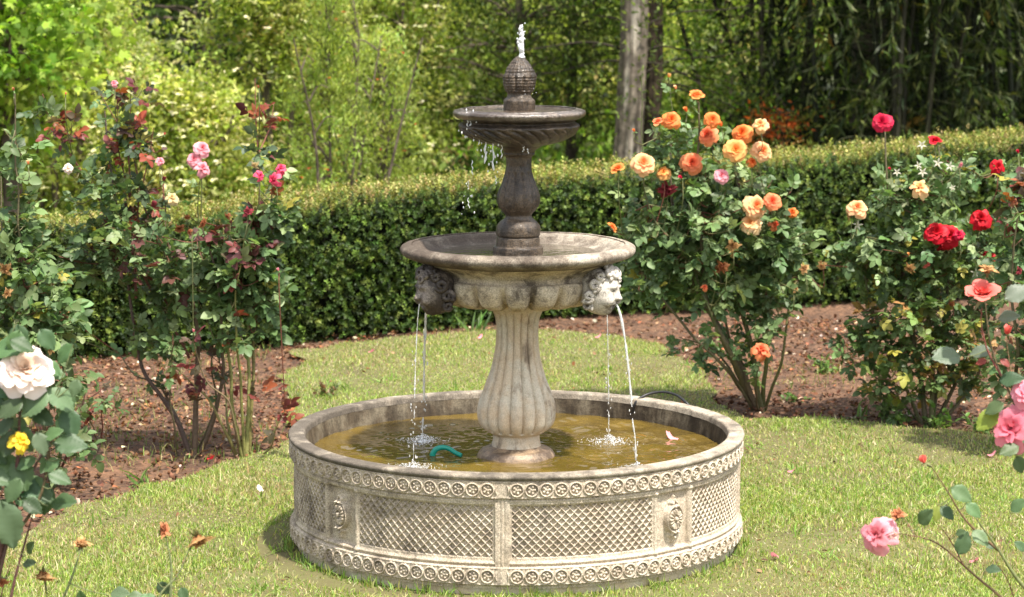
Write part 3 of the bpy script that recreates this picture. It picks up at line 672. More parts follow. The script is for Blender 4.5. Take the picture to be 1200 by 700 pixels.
tag(mb.build('leaf_litter', M_lit, None, False, off=(0, 0, 0)), kind='stuff')
# soil clods
mb = MB(); P = scatter(14000, -3.6, 3.8, 5.8, 13.4); P = P[~inside(P, Q)]; n = len(P)
T = np.array([(1, 0, 0), (0, 1, 0), (-1, 0, 0), (0, -1, 0), (0, 0, 1), (0, 0, -1)]); Fo = np.array([(0, 1, 4), (1, 2, 4), (2, 3, 4), (3, 0, 4), (1, 0, 5), (2, 1, 5), (3, 2, 5), (0, 3, 5)])
sz = R.uniform(.004, .014, n); J = T[None]*(sz[:, None, None])*R.uniform(.6, 1.3, (n, 6, 1)); V = J+np.column_stack([P, R.uniform(.005, .014, n)])[:, None]
mb.add(V.reshape(-1, 3), (np.arange(n)[:, None, None]*6+Fo[None]).reshape(-1, 3), np.repeat(pal(n, [(.12, .06, .032), (.08, .038, .02), (.17, .09, .055)]), 6, 0))
M_clod = col_mat('soil_clods', .95, .1); tag(mb.build('soil_clods', M_clod, None, False, off=(0, 0, 0)), kind='stuff')

# ================================================================== HEDGE
M_box = leaf_mat('box_leaves', .5, .25, .25, 1.3); M_core = col_mat('hedge_core_shade', .95, .05); M_bark = col_mat('bark', .9, .2, .45, 60, .6)
HX = [(-700, 12.0, .60), (-200, 12.0, .60), (0, 12.1, .61), (180, 12.3, .635), (345, 12.6, .68), (520, 13.1, .73), (720, 13.6, .755), (930, 13.9, .80), (1200, 14.3, .87), (1500, 14.7, .93), (1900, 15.2, .95)]
hx = np.array([((px-600)/F*Y*1.0, Y, Z) for px, Y, Z in HX]); HD = .52
def hpath(x): return np.interp(x, hx[:, 0], hx[:, 1]), np.interp(x, hx[:, 0], hx[:, 2])
def hsurf(x, s):
    """s 0..1 up the front, 1..2 across the top, 2..3 down the back"""
    y0, zt_ = hpath(x); s = np.asarray(s)
    z = np.where(s < 1, s*zt_, np.where(s < 2, zt_, (3-s)*zt_)); y = np.where(s < 1, y0, np.where(s < 2, y0+(s-1)*HD, y0+HD))
    P = np.stack([x, y, z], -1); N = np.stack([0*x, np.where(s < 1, -1., np.where(s < 2, 0., 1.)), np.where((s >= 1) & (s < 2), 1., 0.)], -1)
    k = np.exp(-((s-1)/.07)**2)[..., None]; N = unit(N*(1-k)+k*np.array((0, -.7, .7))); k2 = np.exp(-((s-2)/.07)**2)[..., None]; N = unit(N*(1-k2)+k2*np.array((0, .7, .7)))
    P = P-k*np.array((0, -.03, .03)); bul = vnoise(P, 2.2)*.022+vnoise(P, 6.5)*.018
    return P+N*bul[..., None], N
hedge = thing('hedge', (0, 13.5, 0), 'long clipped box hedge with pale yellow tips, running behind the fountain and rose beds', 'hedge')
# inner core: near-black sheet painting the shade between the sprigs
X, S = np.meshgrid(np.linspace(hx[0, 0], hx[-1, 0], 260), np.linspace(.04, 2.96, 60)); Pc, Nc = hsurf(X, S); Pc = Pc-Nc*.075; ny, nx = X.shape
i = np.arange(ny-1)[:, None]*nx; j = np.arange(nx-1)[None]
mb = MB(); mb.add(Pc.reshape(-1, 3), np.stack([i+j, i+j+1, i+nx+j+1, i+nx+j], -1).reshape(-1, 4), (.008, .009, .005)); mb.build('dark_core', M_core, hedge)
mb = MB()
for k in range(60):
    x = R.uniform(hx[0, 0], hx[-1, 0]); y, z_ = hpath(x); p = np.array([x, y+R.uniform(.12, HD-.12), 0])
    tube(mb, curve([p, p+(R.normal(0, .05), R.normal(0, .05), .2), p+(R.normal(0, .12), R.normal(0, .1), z_*.8)], 8), np.linspace(.018, .007, 10)[:len(curve([p, p, p], 8))] if False else .012, (.09, .07, .05), 5)
mb.build('stem', M_bark, hedge)
def hedge_leaves(n, s0, s1, x0, x1, sz, cols, wts, jitter=.05, out=.0, per=11, up=.5, name='foliage', tw=None):
    x = R.uniform(x0, x1, n); s = R.uniform(s0, s1, n); Pp, N = hsurf(x, s); Pp = Pp+N*(R.normal(-.012, jitter, n).clip(-.09, .05)+out)[:, None]
    ax = unit(N*.9+R.normal(0, .55, (n, 3))+np.array((0, 0, up))); mb = MB()
    k = np.tile(np.arange(per), n); Pi = np.repeat(Pp, per, 0); Ai = np.repeat(ax, per, 0); t = k/per
    ll = np.repeat(R.uniform(.035, .075, n), per); ang = k*2.4+np.repeat(R.uniform(0, 6, n), per)
    e1 = unit(np.cross(Ai, np.array((.3, .2, .9)))); e2 = np.cross(Ai, e1); rad = np.cos(ang)[:, None]*e1+np.sin(ang)[:, None]*e2
    P_ = Pi+Ai*(ll*t)[:, None]; D_ = unit(rad+Ai*(.35+.9*t)[:, None]); sc = R.uniform(.75, 1.2, n*per)*sz
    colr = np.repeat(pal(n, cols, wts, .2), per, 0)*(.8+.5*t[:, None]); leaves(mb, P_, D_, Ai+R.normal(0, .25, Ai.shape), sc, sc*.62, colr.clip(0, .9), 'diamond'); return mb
G1 = [(.042, .078, .015), (.028, .052, .012), (.085, .13, .024), (.14, .19, .04), (.018, .032, .009)]
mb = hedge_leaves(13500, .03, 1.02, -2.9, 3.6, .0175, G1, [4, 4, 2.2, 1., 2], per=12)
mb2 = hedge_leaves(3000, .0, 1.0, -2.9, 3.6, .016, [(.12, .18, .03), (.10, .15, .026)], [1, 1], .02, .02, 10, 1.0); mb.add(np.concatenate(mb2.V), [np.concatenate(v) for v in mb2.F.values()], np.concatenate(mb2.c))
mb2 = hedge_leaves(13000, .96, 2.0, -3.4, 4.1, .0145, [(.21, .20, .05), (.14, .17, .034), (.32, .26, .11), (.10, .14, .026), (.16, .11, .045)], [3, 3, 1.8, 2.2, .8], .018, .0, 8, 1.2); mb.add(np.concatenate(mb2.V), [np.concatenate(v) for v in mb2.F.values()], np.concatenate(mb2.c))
mb2 = hedge_leaves(500, 1.0, 1.9, -3.4, 4.1, .018, [(.26, .30, .06), (.4, .36, .13)], [2, 1], .01, .01, 9, 2.0); mb.add(np.concatenate(mb2.V), [np.concatenate(v) for v in mb2.F.values()], np.concatenate(mb2.c))
mb2 = hedge_leaves(1600, .0, 3., 3.5, hx[-1, 0], .035, G1, None, per=9); mb.add(np.concatenate(mb2.V), [np.concatenate(v) for v in mb2.F.values()], np.concatenate(mb2.c))
mb2 = hedge_leaves(1600, .0, 3., hx[0, 0], -2.9, .035, G1, None, per=9); mb.add(np.concatenate(mb2.V), [np.concatenate(v) for v in mb2.F.values()], np.concatenate(mb2.c))
mb2 = hedge_leaves(2600, 2.0, 2.95, -3.4, 4.1, .03, G1, None, per=9); mb.add(np.concatenate(mb2.V), [np.concatenate(v) for v in mb2.F.values()], np.concatenate(mb2.c))
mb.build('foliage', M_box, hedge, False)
# ================================================================== ROSES
M_rl = leaf_mat('rose_leaves', .48, .28, .32, 1.4); M_cane = col_mat('rose_canes', .6, .35, .25, 90, .2); M_pet = leaf_mat('rose_petals', .55, .35, .25, 1.0); M_dead = leaf_mat('withered_petals', .8, .25, .1, 1.0)
M_pet.node_tree.nodes['Vector Math'].inputs[1].default_value = (1, 1, 1); M_dead.node_tree.nodes['Vector Math'].inputs[1].default_value = (1, 1, 1)
def petal(mb, base, out, up, L, W, cup, curl, c_in, c_out, crump=0., seed=0):
    nu, nv = 6, 7; u_ = np.linspace(0, 1, nu)[:, None]; v_ = np.linspace(-1, 1, nv)[None]
    wd = W*(.22+.78*np.sin(u_**.75*PI*.56)); side = np.cross(up, out)
    ang = cup*(1-u_*.2); X = wd*np.sin(v_*ang)/max(ang.max(), .2)*1.0; Bk = -wd*(1-np.cos(v_*ang))/max(ang.max(), .2)
    a = curl*u_**2; rise = L*(u_-.10*np.abs(v_)**3*u_)*np.cos(a*.7); outw = L*u_*np.sin(a*.8)+.0*u_
    ruff = .05*L*np.sin(v_*4+seed)*u_**2+crump*L*vnoise(np.stack([u_*3+seed+0*v_, v_*2+0*u_, 0*u_*v_], -1), 1.3)
    P = base+side*X[..., None]+out*(outw+Bk+ruff)[..., None]+up*(rise+ruff*.5)[..., None]
    i = np.arange(nu-1)[:, None]*nv; j = np.arange(nv-1)[None]; cc = np.array(c_in)*(1-u_[..., None])+np.array(c_out)*u_[..., None]+0*v_[..., None]
    mb.add(P.reshape(-1, 3), np.stack([i+j, i+j+1, i+nv+j+1, i+nv+j], -1).reshape(-1, 4), cc.reshape(-1, 3).clip(0, .95))
def bloom_mb(mb, c, axis, r, c_in, c_out, openn=1., n=26, crump=0., rr=None):
    """rose of radius r centred at c, opening towards axis"""
    rr = rr or rnd; ax = np.array(axis, float); ax /= np.linalg.norm(ax); e1 = np.cross(ax, (.2, .1, 1.)); e1 /= np.linalg.norm(e1); e2 = np.cross(ax, e1)
    base = np.array(c)-ax*r*.45; L0 = r*1.15
    for k in range(n):
        t = (k+.5)/n; a = k*2.4+rr.uniform(-.25, .25); o_ = np.cos(a)*e1+np.sin(a)*e2
        L = L0*(.62+.42*t)*rr.uniform(.9, 1.08); tilt = (.05+1.15*t**1.3)*openn*rr.uniform(.85, 1.1)
        up = ax*math.cos(tilt)+o_*math.sin(tilt); out = o_*math.cos(tilt)-ax*math.sin(tilt)
        j = rr.uniform(.88, 1.1); tc_ = min(1, t*1.35); ci = np.array(c_in)*j*(.82+.18*t); co = (np.array(c_in)*(1-tc_)+np.array(c_out)*tc_)*j
        petal(mb, base+o_*r*.10*t, out, up, L, L*(.34+.26*t), 1.5-.75*t, (.25+.9*t)*openn, ci, co, crump, rr.uniform(0, 9))
def calyx(mb, c, axis, r, col=(.09, .15, .04), L=1.2):
    ax = np.array(axis, float); ax /= np.linalg.norm(ax); b = np.array(c)-ax*r*.6
    d = rand_dirs(5)+ax*.2; d = d-ax*(d@ax)[:, None]*.9; leaves(mb, np.repeat(b[None], 5, 0), unit(d)-ax*.25, np.repeat(ax[None], 5, 0), r*L, r*.35, col, 'lance')
    tube(mb, [b-ax*r*.35, b-ax*r*.1, b+ax*r*.12], [r*.12, r*.26, r*.2], col, 7)
PAL = {'orange': ((.80, .14, .02), (.88, .32, .09)), 'coral': ((.78, .10, .04), (.86, .32, .14)), 'peach': ((.85, .27, .08), (.88, .56, .30)), 'apricot': ((.85, .30, .06), (.88, .50, .18)),
       'pale_apricot': ((.86, .40, .13), (.90, .66, .38)), 'red': ((.42, .004, .01), (.58, .008, .025)), 'crimson': ((.50, .005, .04), (.62, .02, .07)), 'pink': ((.80, .22, .27), (.85, .42, .47)), 'hotpink': ((.75, .05, .13), (.80, .12, .22)),
       'palepink': ((.90, .68, .50), (.90, .80, .76)), 'rosepink': ((.80, .17, .24), (.86, .36, .44)), 'salmon': ((.80, .10, .08), (.86, .22, .18)), 'yellow': ((.85, .55, .03), (.88, .66, .06)), 'cream': ((.70, .52, .22), (.8, .66, .4)),
       'tan': ((.30, .13, .05), (.62, .38, .17)), 'brown': ((.25, .11, .05), (.42, .2, .09)), 'rust': ((.35, .09, .04), (.55, .24, .12)), 'maroon': ((.16, .02, .03), (.24, .04, .05)), 'white': ((.8, .75, .62), (.85, .82, .75))}
NAMES = {'pale_apricot': 'pale apricot', 'palepink': 'pale pink', 'hotpink': 'hot pink', 'rosepink': 'rose pink', 'tan': 'tan'}
TO_CAM = np.array((0, -1, .25))
M_flower = [M_pet]
def compound(mb, P, D, L, cols, n5=5, tpl='rose', twc=(.12, .12, .05)):
    """pinnate rose leaves: rachis from P along D with leaflets"""
    n = len(P); D = unit(D); U = unit(np.array((0, -.25, 1.))+R.normal(0, .32, (n, 3))); S = unit(np.cross(D, U)); U = np.cross(S, D); droop = np.array((0, 0, -1.))
    tip = P+D*(L*1.55)[:, None]+droop*(L*.25)[:, None]
    for side, t, s in ((0, 1., 1.15), (1, .78, 1.), (-1, .78, 1.), (1, .42, .8), (-1, .42, .8)):
        Q_ = P*(1-t)+tip*t; dd = unit(D*(.55 if side else 1)+S*side*.95+R.normal(0, .16, (n, 3))+droop*.12); s_ = L*s*R.uniform(.85, 1.15, n)
        leaves(mb, Q_, dd, U+R.normal(0, .28, (n, 3)), s_, s_*R.uniform(.62, .78, n), cols*R.uniform(.85, 1.15, (n, 1)), tpl)
    # rachis as thin folded strips
    w_ = S*.0009; V = np.stack([P-w_, P+w_, tip+w_, tip-w_], 1).reshape(-1, 3); mb.add(V, np.arange(4*n).reshape(n, 4), twc)
GREEN = [(.085, .135, .052), (.065, .11, .042), (.115, .17, .065), (.15, .20, .09), (.05, .085, .03)]
def rose_bush(label, base, Y0, canes, blobs, blooms, leaf=.036, cols=GREEN, wts=None, red=None, group='rose bushes in the beds', spread=.35, cane_col=(.10, .085, .045), leafn=5, yellow=.03, cat='rose bush', name='rose_bush', cvar=.12):
    """canes: list of (px list, base radius, colour|None) at depth Y0; blobs: (px,py,rx,ry,twigs[,palette]); blooms: (px,py,r_px,colour,kind[,dY])"""
    b0 = gp(*base) if base else at(*canes[0][0][0], Y0); root = thing(name, b0, label, cat, group); ppm = F/(Y0/math.cos(PITCH))*1.0
    segs = []; mbt = MB()
    for ci, (pts, rad, cc) in enumerate(canes):
        dy = R.uniform(-1, 1)*spread*.6; P = []
        for k, (x, y) in enumerate(pts):
            t = k/(len(pts)-1); P.append(at(x, y, Y0+dy*t))
        if base and pts[0][1] > 400 and abs(P[0][2]) < .25: P[0] = np.array(gp(*pts[0])) if abs(gp(*pts[0])[1]-Y0) < .5 else P[0]; P[0][2] = -.01
        Cv = curve(P, 8*len(P)); Cv[:, 0] += vnoise(Cv*1., 9)*.008; segs.append((Cv, rad))
        mb = MB(); tube(mb, Cv, np.linspace(rad, rad*.28, len(Cv)), cc or cane_col, 7); mb.build('cane', M_cane, root)
        m = max(3, len(Cv)//2); idx = R.integers(0, len(Cv)-1, m*2); leaves(mbt, Cv[idx], rand_dirs(m*2), rand_dirs(m*2), .006, .003, (.2, .06, .04), 'diamond')   # thorns
    allc = np.concatenate([s[0] for s in segs]); crad = np.concatenate([np.linspace(s[1], s[1]*.45, len(s[0])) for s in segs])
    mbl = MB()
    for bl in blobs:
        px, py, rx, ry, nt = bl[:5]; pc = bl[5] if len(bl) > 5 else (cols, wts)
        for k in range(nt):
            while True:
                a, b, e = R.uniform(-1, 1, 3)
                if a*a+b*b+e*e < 1: break
            T = at(px+a*rx, py+b*ry, Y0+e*min(spread, max(.08, rx/ppm*1.0)))
            T[2] = max(T[2], .05); dd = np.linalg.norm(allc-T, axis=1)+np.where(allc[:, 2] > T[2]+.02, .25, 0); q = allc[dd.argmin()]
            if np.linalg.norm(T-q) > .5: q = T+np.array((R.normal(0, .05), R.normal(0, .05), -.3)) if False else q
            mid_ = (q+T)/2+np.array((R.normal(0, .02), R.normal(0, .02), -.03)); Cv = curve([q, mid_, T], 8)
            tube(mbt, Cv, np.linspace(.0026, .0013, len(Cv)), (.13, .12, .05) if R.uniform() < .6 else (.16, .06, .04), 4, False)
            m = R.integers(3, 6); tt = R.uniform(.5, 1., m); tt[0] = 1.; ii = (tt*(len(Cv)-1)).astype(int)
            Dd = unit(rand_dirs(m, .25)+unit(T-q)*.5+np.array((0, -.2, 0))); L_ = leaf*R.uniform(.7, 1.2, m); cl = pal(m, pc[0], pc[1], .16)
            ye = R.uniform(0, 1, m) < yellow*.4; cl[ye] = (.30, .27, .05)
            compound(mbl, Cv[ii], Dd, L_, cl)
    for Cv, rad in segs:     # a few leaves straight on the canes, upper half
        m = 5; ii = R.integers(len(Cv)//2, len(Cv), m); 
        if blobs: compound(mbl, Cv[ii], rand_dirs(m, .1), leaf*R.uniform(.7, 1.1, m), pal(m, (red or cols), None))
    mbl.build('foliage', M_rl, root, False); mbt.build('twigs', M_cane, root)['kind'] = 'stuff'
    for bl in blooms:
        px, py, rp, cn, kind = bl[:5]; dY = bl[5] if len(bl) > 5 else -spread*.5+R.uniform(-.08, .08); Pc = at(px, py, Y0+dY); r = rp*(.82 if cn != 'red' else .95)/ppm
        rr = random.Random(int(px*7+py)); mb = MB(); ci, co = PAL[cn]; ax = TO_CAM+np.array((rr.gauss(0, .45), 0, rr.uniform(.0, .75))); off = Pc
        if kind == 'rose': bloom_mb(mb, Pc, ax, r, ci, co, 1., 44, .06, rr); nm = 'rose'
        elif kind == 'loose': bloom_mb(mb, Pc, ax, r, ci, co, 1.35, 16, .14, rr); nm = 'rose'
        elif kind == 'cup': ax = np.array((rr.gauss(0, .3), -.5, 1.)); bloom_mb(mb, Pc, ax, r, ci, co, .62, 20, .03, rr); nm = 'rose'
        elif kind == 'bud': ax = np.array((rr.gauss(0, .3), -.1, 1.)); bloom_mb(mb, Pc, ax, r, ci, co, .16, 9, .0, rr); nm = 'rosebud'
        elif kind == 'dead': ax = np.array((rr.gauss(0, .6), -.6, rr.uniform(-.8, .3))); bloom_mb(mb, Pc, ax, r, ci, co, .75, 13, .5, rr); nm = 'withered_rose'
        elif kind == 'star': leaves(mb, np.repeat(Pc[None], 5, 0), (lambda a: np.stack([np.cos(a), np.full(5, -.4), np.sin(a)], 1))(np.arange(5)*1.257+rr.random()), np.repeat(TO_CAM[None], 5, 0), r*1.3, r*.45, (.62, .60, .48), 'lance'); tube(mb, [Pc, Pc+(0, .004, -.01)], [.004, .003], (.4, .35, .15), 6); nm = 'spent_calyx'
        o = link(nm, mb.mesh(off), M_dead if kind in ('dead',) else M_pet, root); o.location = off-np.array(b0)
        if kind not in ('star', ): o['label'] = {'rose': '%s rose in full bloom', 'loose': 'loose %s rose', 'cup': 'cupped %s rose', 'bud': '%s rosebud', 'dead': 'withered %s rose'}[kind] % NAMES.get(cn, cn)
        if kind != 'star':
            mb = MB(); axn = ax/np.linalg.norm(ax); calyx(mb, Pc, axn, r*(.8 if kind != 'bud' else 1.1)); q0 = Pc-axn*r*.75
            dd = np.linalg.norm((allc-Pc)*np.array((2.4, 1, .6)), axis=1)+np.where(allc[:, 2] > Pc[2]-.03, .6, 0); q = allc[dd.argmin()]
            if np.linalg.norm(q-q0) < .02: q = q+np.array((0, 0, -.05))
            m1 = q0+np.array((0, 0, -min(.10, .4*np.linalg.norm(q0-q)))) if abs(q0[2]-q[2]) > .05 else (q0+q)/2
            tube(mb, curve([q, m1, q0], 12), .0022 if rp < 20 else .003, (.12, .13, .05) if rr.random() < .7 else (.17, .06, .04), 5, False)
            mb.build('stalk', M_cane, o, off=off)
    return root
YB = ([(.10, .15, .055), (.14, .20, .06), (.07, .11, .04), (.30, .27, .06), (.34, .20, .07)], [4, 3, 3, 1.2, .6])
RED = [(.17, .035, .03), (.11, .03, .035), (.24, .07, .03), (.09, .07, .045)]
MIXR = ([(.08, .12, .06), (.13, .04, .035), (.09, .055, .045), (.26, .05, .025), (.06, .09, .05)], [4, 2, 2, 1.2, 3.5])

GREEN[:] = [tuple(v*1.3 for v in c) for c in GREEN]
rose_bush('big apricot and orange flowering rose bush right of the fountain, with splayed woody canes', (890, 482), 10.7,
  [([(888, 482), (868, 430), (845, 390), (812, 330), (790, 250), (785, 150)], .016, (.11, .085, .055)), ([(884, 480), (858, 420), (828, 350), (820, 260), (818, 120)], .014, None),
   ([(892, 482), (880, 410), (862, 330), (862, 250), (862, 180)], .013, (.10, .10, .045)), ([(893, 480), (898, 400), (905, 320), (905, 250)], .011, (.12, .13, .05)),
   ([(886, 476), (850, 432), (800, 380), (760, 330), (730, 276)], .009, None), ([(895, 480), (915, 420), (925, 350), (940, 315)], .008, (.13, .13, .05)), ([(884, 482), (866, 450), (835, 410), (795, 395)], .008, None),
   ([(880, 470), (846, 400), (805, 300), (758, 240), (752, 88)], .007, (.10, .11, .05)), ([(880, 470), (850, 380), (838, 240), (836, 146)], .007, None), ([(888, 482), (885, 455), (892, 420)], .006, None), ([(820, 300), (800, 200), (784, 92)], .004, (.14, .16, .07))],
  [(845, 270, 95, 45, 100), (800, 225, 65, 40, 40), (885, 235, 60, 40, 34), (850, 320, 85, 36, 50), (770, 320, 40, 40, 30), (905, 330, 40, 38, 26), (772, 175, 28, 45, 12), (830, 180, 45, 38, 14), (890, 385, 45, 30, 14), (760, 270, 35, 40, 24), (935, 280, 30, 30, 16), (830, 400, 50, 30, 8)],
  [(816, 111, 11, 'orange', 'cup'), (804, 129, 6.5, 'orange', 'bud'), (787, 139, 11, 'orange', 'rose'), (771, 142, 8, 'coral', 'cup'), (835, 140, 9, 'orange', 'rose'), (845, 146, 6.5, 'orange', 'bud'), (828, 157, 12, 'coral', 'rose'), (869, 155, 12, 'orange', 'rose'),
   (890, 145, 11, 'pale_apricot', 'loose'), (862, 175, 14, 'apricot', 'rose'), (895, 176, 12, 'peach', 'rose'), (882, 189, 7, 'orange', 'loose'), (811, 190, 13, 'coral', 'rose'), (754, 190, 14, 'peach', 'rose'), (724, 197, 9.5, 'orange', 'cup'), (777, 201, 9, 'apricot', 'rose'),
   (846, 205, 9, 'pink', 'rose'), (887, 241, 14, 'peach', 'rose'), (905, 235, 11, 'coral', 'rose'), (879, 260, 13, 'pale_apricot', 'rose'), (928, 248, 7, 'orange', 'loose'), (910, 263, 8, 'coral', 'loose'), (718, 266, 7.5, 'orange', 'cup'), (893, 408, 13, 'coral', 'loose'),
   (784, 89, 5, 'apricot', 'bud'), (792, 103, 5, 'peach', 'bud'), (743, 153, 4, 'orange', 'bud'), (798, 208, 5, 'crimson', 'bud'), (781, 223, 11, 'maroon', 'dead'), (858, 288, 8, 'tan', 'dead'), (846, 313, 9, 'rust', 'dead'), (838, 316, 7, 'rust', 'dead'), (963, 311, 6, 'tan', 'dead'), (942, 315, 6, 'tan', 'dead'), (933, 338, 5, 'tan', 'dead'), (826, 336, 5, 'coral', 'loose'), (860, 296, 6, 'tan', 'dead')], .033, yellow=.035)
rose_bush('leafy rose bush with red blooms and star shaped spent calyxes, in the right bed', (1085, 498), 10.5,
  [([(1085, 500), (1075, 420), (1060, 330), (1042, 250), (1037, 150)], .012, None), ([(1090, 500), (1092, 400), (1080, 300), (1077, 225)], .011, (.12, .12, .05)), ([(1092, 498), (1105, 400), (1110, 300), (1100, 172)], .010, None), ([(1080, 498), (1050, 430), (1020, 350), (1005, 260)], .009, (.12, .12, .05)),
   ([(1095, 498), (1130, 420), (1150, 330), (1150, 262)], .010, None), ([(1098, 500), (1150, 430), (1175, 320), (1170, 200)], .008, None), ([(1078, 495), (1040, 455), (1000, 425)], .006, None)],
  [(1080, 240, 60, 40, 38), (1070, 300, 80, 50, 84), (1075, 380, 80, 55, 84, YB), (1060, 440, 60, 45, 36, YB), (1150, 300, 55, 60, 50), (1140, 400, 50, 60, 36, YB), (1050, 215, 30, 30, 12), (1110, 205, 40, 30, 18), (1020, 300, 45, 35, 28), (1000, 400, 30, 22, 10), (1185, 220, 25, 40, 14)],
  [(1033, 142, 12, 'crimson', 'rose'), (1096, 164, 8, 'red', 'cup'), (1170, 195, 9, 'red', 'loose'), (1077, 218, 12, 'pale_apricot', 'loose'), (1005, 242, 12, 'peach', 'rose'), (995, 252, 6, 'tan', 'dead'), (1097, 270, 12, 'red', 'rose'), (1113, 276, 12, 'red', 'rose'), (1106, 284, 9, 'red', 'rose'), (1123, 274, 8, 'crimson', 'loose'),
   (1149, 255, 13, 'red', 'loose'), (1087, 306, 8, 'salmon', 'loose'), (1160, 300, 9, 'red', 'loose'), (1175, 260, 8, 'maroon', 'loose'), (1193, 178, 5, 'crimson', 'bud'), (1043, 198, 4, 'crimson', 'bud'), (1065, 298, 4, 'apricot', 'bud'), (1066, 315, 8, 'tan', 'dead'), (963, 312, 5, 'tan', 'dead'),
   (1080, 170, 6, 'x', 'star') if 0 else (1080, 170, 6, 'white', 'star'), (1099, 191, 6, 'white', 'star'), (1081, 202, 6, 'white', 'star'), (1113, 195, 6, 'white', 'star'), (1076, 194, 5, 'white', 'star'), (1116, 220, 4, 'white', 'star'), (1005, 264, 6, 'white', 'star'), (1051, 202, 5, 'white', 'star'), (1126, 193, 4, 'pink', 'dead'), (1143, 320, 6, 'white', 'star'), (1115, 357, 5, 'rust', 'dead'), (1003, 366, 5, 'tan', 'dead')], .031,
  yellow=.07, wts=[3, 3, 3, 2, 1])
rose_bush('dark rose bush with dull red young leaves, at the right edge of the photo', (1190, 505), 9.8,
  [([(1190, 520), (1192, 420), (1185, 330), (1195, 250)], .010, None), ([(1200, 520), (1215, 420), (1210, 300), (1205, 190)], .010, None), ([(1195, 520), (1240, 430), (1250, 300)], .009, None)],
  [(1215, 310, 55, 80, 60), (1215, 420, 50, 70, 46), (1200, 235, 30, 30, 14, (RED+GREEN[:2], None))], [(1194, 318, 5, 'maroon', 'dead'), (1188, 236, 6, 'rust', 'loose')], .038)
MB1 = (GREEN+[(.10, .035, .03), (.12, .055, .045)], [3, 3, 2, 1, 2, 1, 1])
B1 = rose_bush('tall rose bush with brown woody canes and bronze red leaves at its top', (226, 532), 9.9,
  [([(226, 533), (228, 480), (232, 420), (225, 350), (205, 300), (180, 270)], .013, (.13, .09, .06)), ([(205, 330), (170, 240), (150, 170), (118, 110)], .005, (.14, .06, .04)), ([(222, 533), (200, 480), (172, 440), (160, 395), (145, 300), (130, 200), (122, 130)], .010, (.09, .06, .05)), ([(230, 533), (250, 490), (262, 420), (255, 330), (235, 260)], .010, (.11, .08, .055)),
   ([(224, 533), (205, 485), (185, 450), (158, 440), (140, 415)], .007, None), ([(228, 530), (243, 500), (252, 470), (248, 420), (262, 380)], .007, None), ([(205, 490), (200, 450), (205, 400)], .005, None), ([(222, 420), (150, 290), (100, 210), (65, 150), (48, 110)], .006, (.14, .05, .035)), ([(160, 350), (155, 250), (150, 180), (152, 110)], .006, (.14, .05, .035)), ([(162, 300), (165, 230), (180, 150)], .005, (.14, .05, .035)), ([(235, 300), (232, 240), (236, 190)], .004, (.12, .14, .05)), ([(200, 330), (195, 250), (190, 195)], .004, (.12, .08, .05)), ([(158, 250), (140, 180), (135, 100)], .004, (.14, .05, .035))],
  [(150, 160, 34, 36, 13, MIXR), (155, 120, 42, 24, 4, (RED+[(.07, .09, .05), (.09, .11, .06)], None)), (110, 200, 40, 30, 5), (48, 140, 14, 20, 2), (75, 150, 20, 25, 4, (RED, None)), (120, 225, 50, 30, 14), (150, 285, 80, 45, 38, MB1), (215, 315, 60, 45, 38, MB1), (105, 290, 40, 40, 22), (175, 235, 30, 25, 7, MIXR), (195, 380, 40, 30, 16), (225, 430, 45, 25, 3, MIXR)],
  [(133, 97, 5, 'pink', 'loose'), (77, 110, 3, 'salmon', 'bud'), (79, 196, 7, 'palepink', 'loose'), (188, 188, 6, 'pink', 'loose'), (238, 173, 10, 'pink', 'rose'), (227, 186, 9, 'pink', 'rose'), (238, 196, 11, 'pink', 'loose'), (201, 231, 9, 'cream', 'loose'), (180, 240, 8, 'maroon', 'bud'), (210, 268, 7, 'rust', 'dead'), (219, 255, 5, 'rust', 'dead'), (193, 157, 3, 'salmon', 'bud'), (192, 210, 6, 'maroon', 'bud'), (86, 363, 8, 'tan', 'dead'), (54, 325, 6, 'tan', 'dead')], .032, wts=[3, 3, 2, 1, 2], yellow=.03)
B2 = rose_bush('rose bush with straight yellow green canes and hot pink blooms, left of the basin', (290, 535), 9.8,
  [([(287, 538), (275, 490), (268, 400), (268, 330), (262, 260)], .009, (.19, .19, .06)), ([(290, 538), (292, 470), (290, 380), (295, 300), (305, 230)], .009, (.21, .21, .07)), ([(282, 536), (264, 506), (246, 472), (225, 450), (200, 425)], .007, (.19, .17, .06)), ([(278, 536), (268, 500), (262, 455), (250, 400), (232, 350)], .006, (.16, .15, .06)), ([(284, 536), (276, 505), (268, 470), (240, 445), (225, 400)], .006, (.17, .13, .07)), ([(294, 537), (296, 450), (298, 360), (315, 280), (320, 215)], .008, (.17, .15, .05)), ([(288, 538), (282, 440), (276, 360), (285, 280)], .007, (.19, .19, .06)),
   ([(296, 536), (318, 525), (326, 500), (335, 480)], .004, (.16, .14, .05)), ([(300, 300), (304, 230), (302, 150), (300, 92)], .005, (.15, .05, .035)), ([(303, 180), (318, 150), (322, 120)], .003, (.15, .05, .035))],
  [(290, 275, 45, 35, 40, (GREEN+[(.12, .04, .04)], [3, 3, 2, 1, 2, 3])), (285, 320, 55, 35, 44), (320, 250, 22, 25, 10), (303, 150, 10, 30, 2, MIXR), (310, 350, 25, 40, 9), (325, 210, 20, 20, 3), (270, 370, 40, 30, 10), (332, 462, 16, 8, 1, (RED, None))],
  [(306, 206, 7, 'hotpink', 'loose'), (319, 210, 9, 'hotpink', 'loose'), (329, 196, 8, 'hotpink', 'loose'), (298, 194, 6, 'cream', 'dead'), (266, 254, 5, 'rust', 'dead'), (222, 272, 5, 'rust', 'dead'), (238, 262, 7, 'rust', 'dead'), (290, 248, 6, 'maroon', 'dead'), (326, 316, 4, 'pink', 'bud'), (227, 388, 4, 'pink', 'bud'), (303, 102, 4, 'rust', 'bud')], .037, red=RED, yellow=.05)
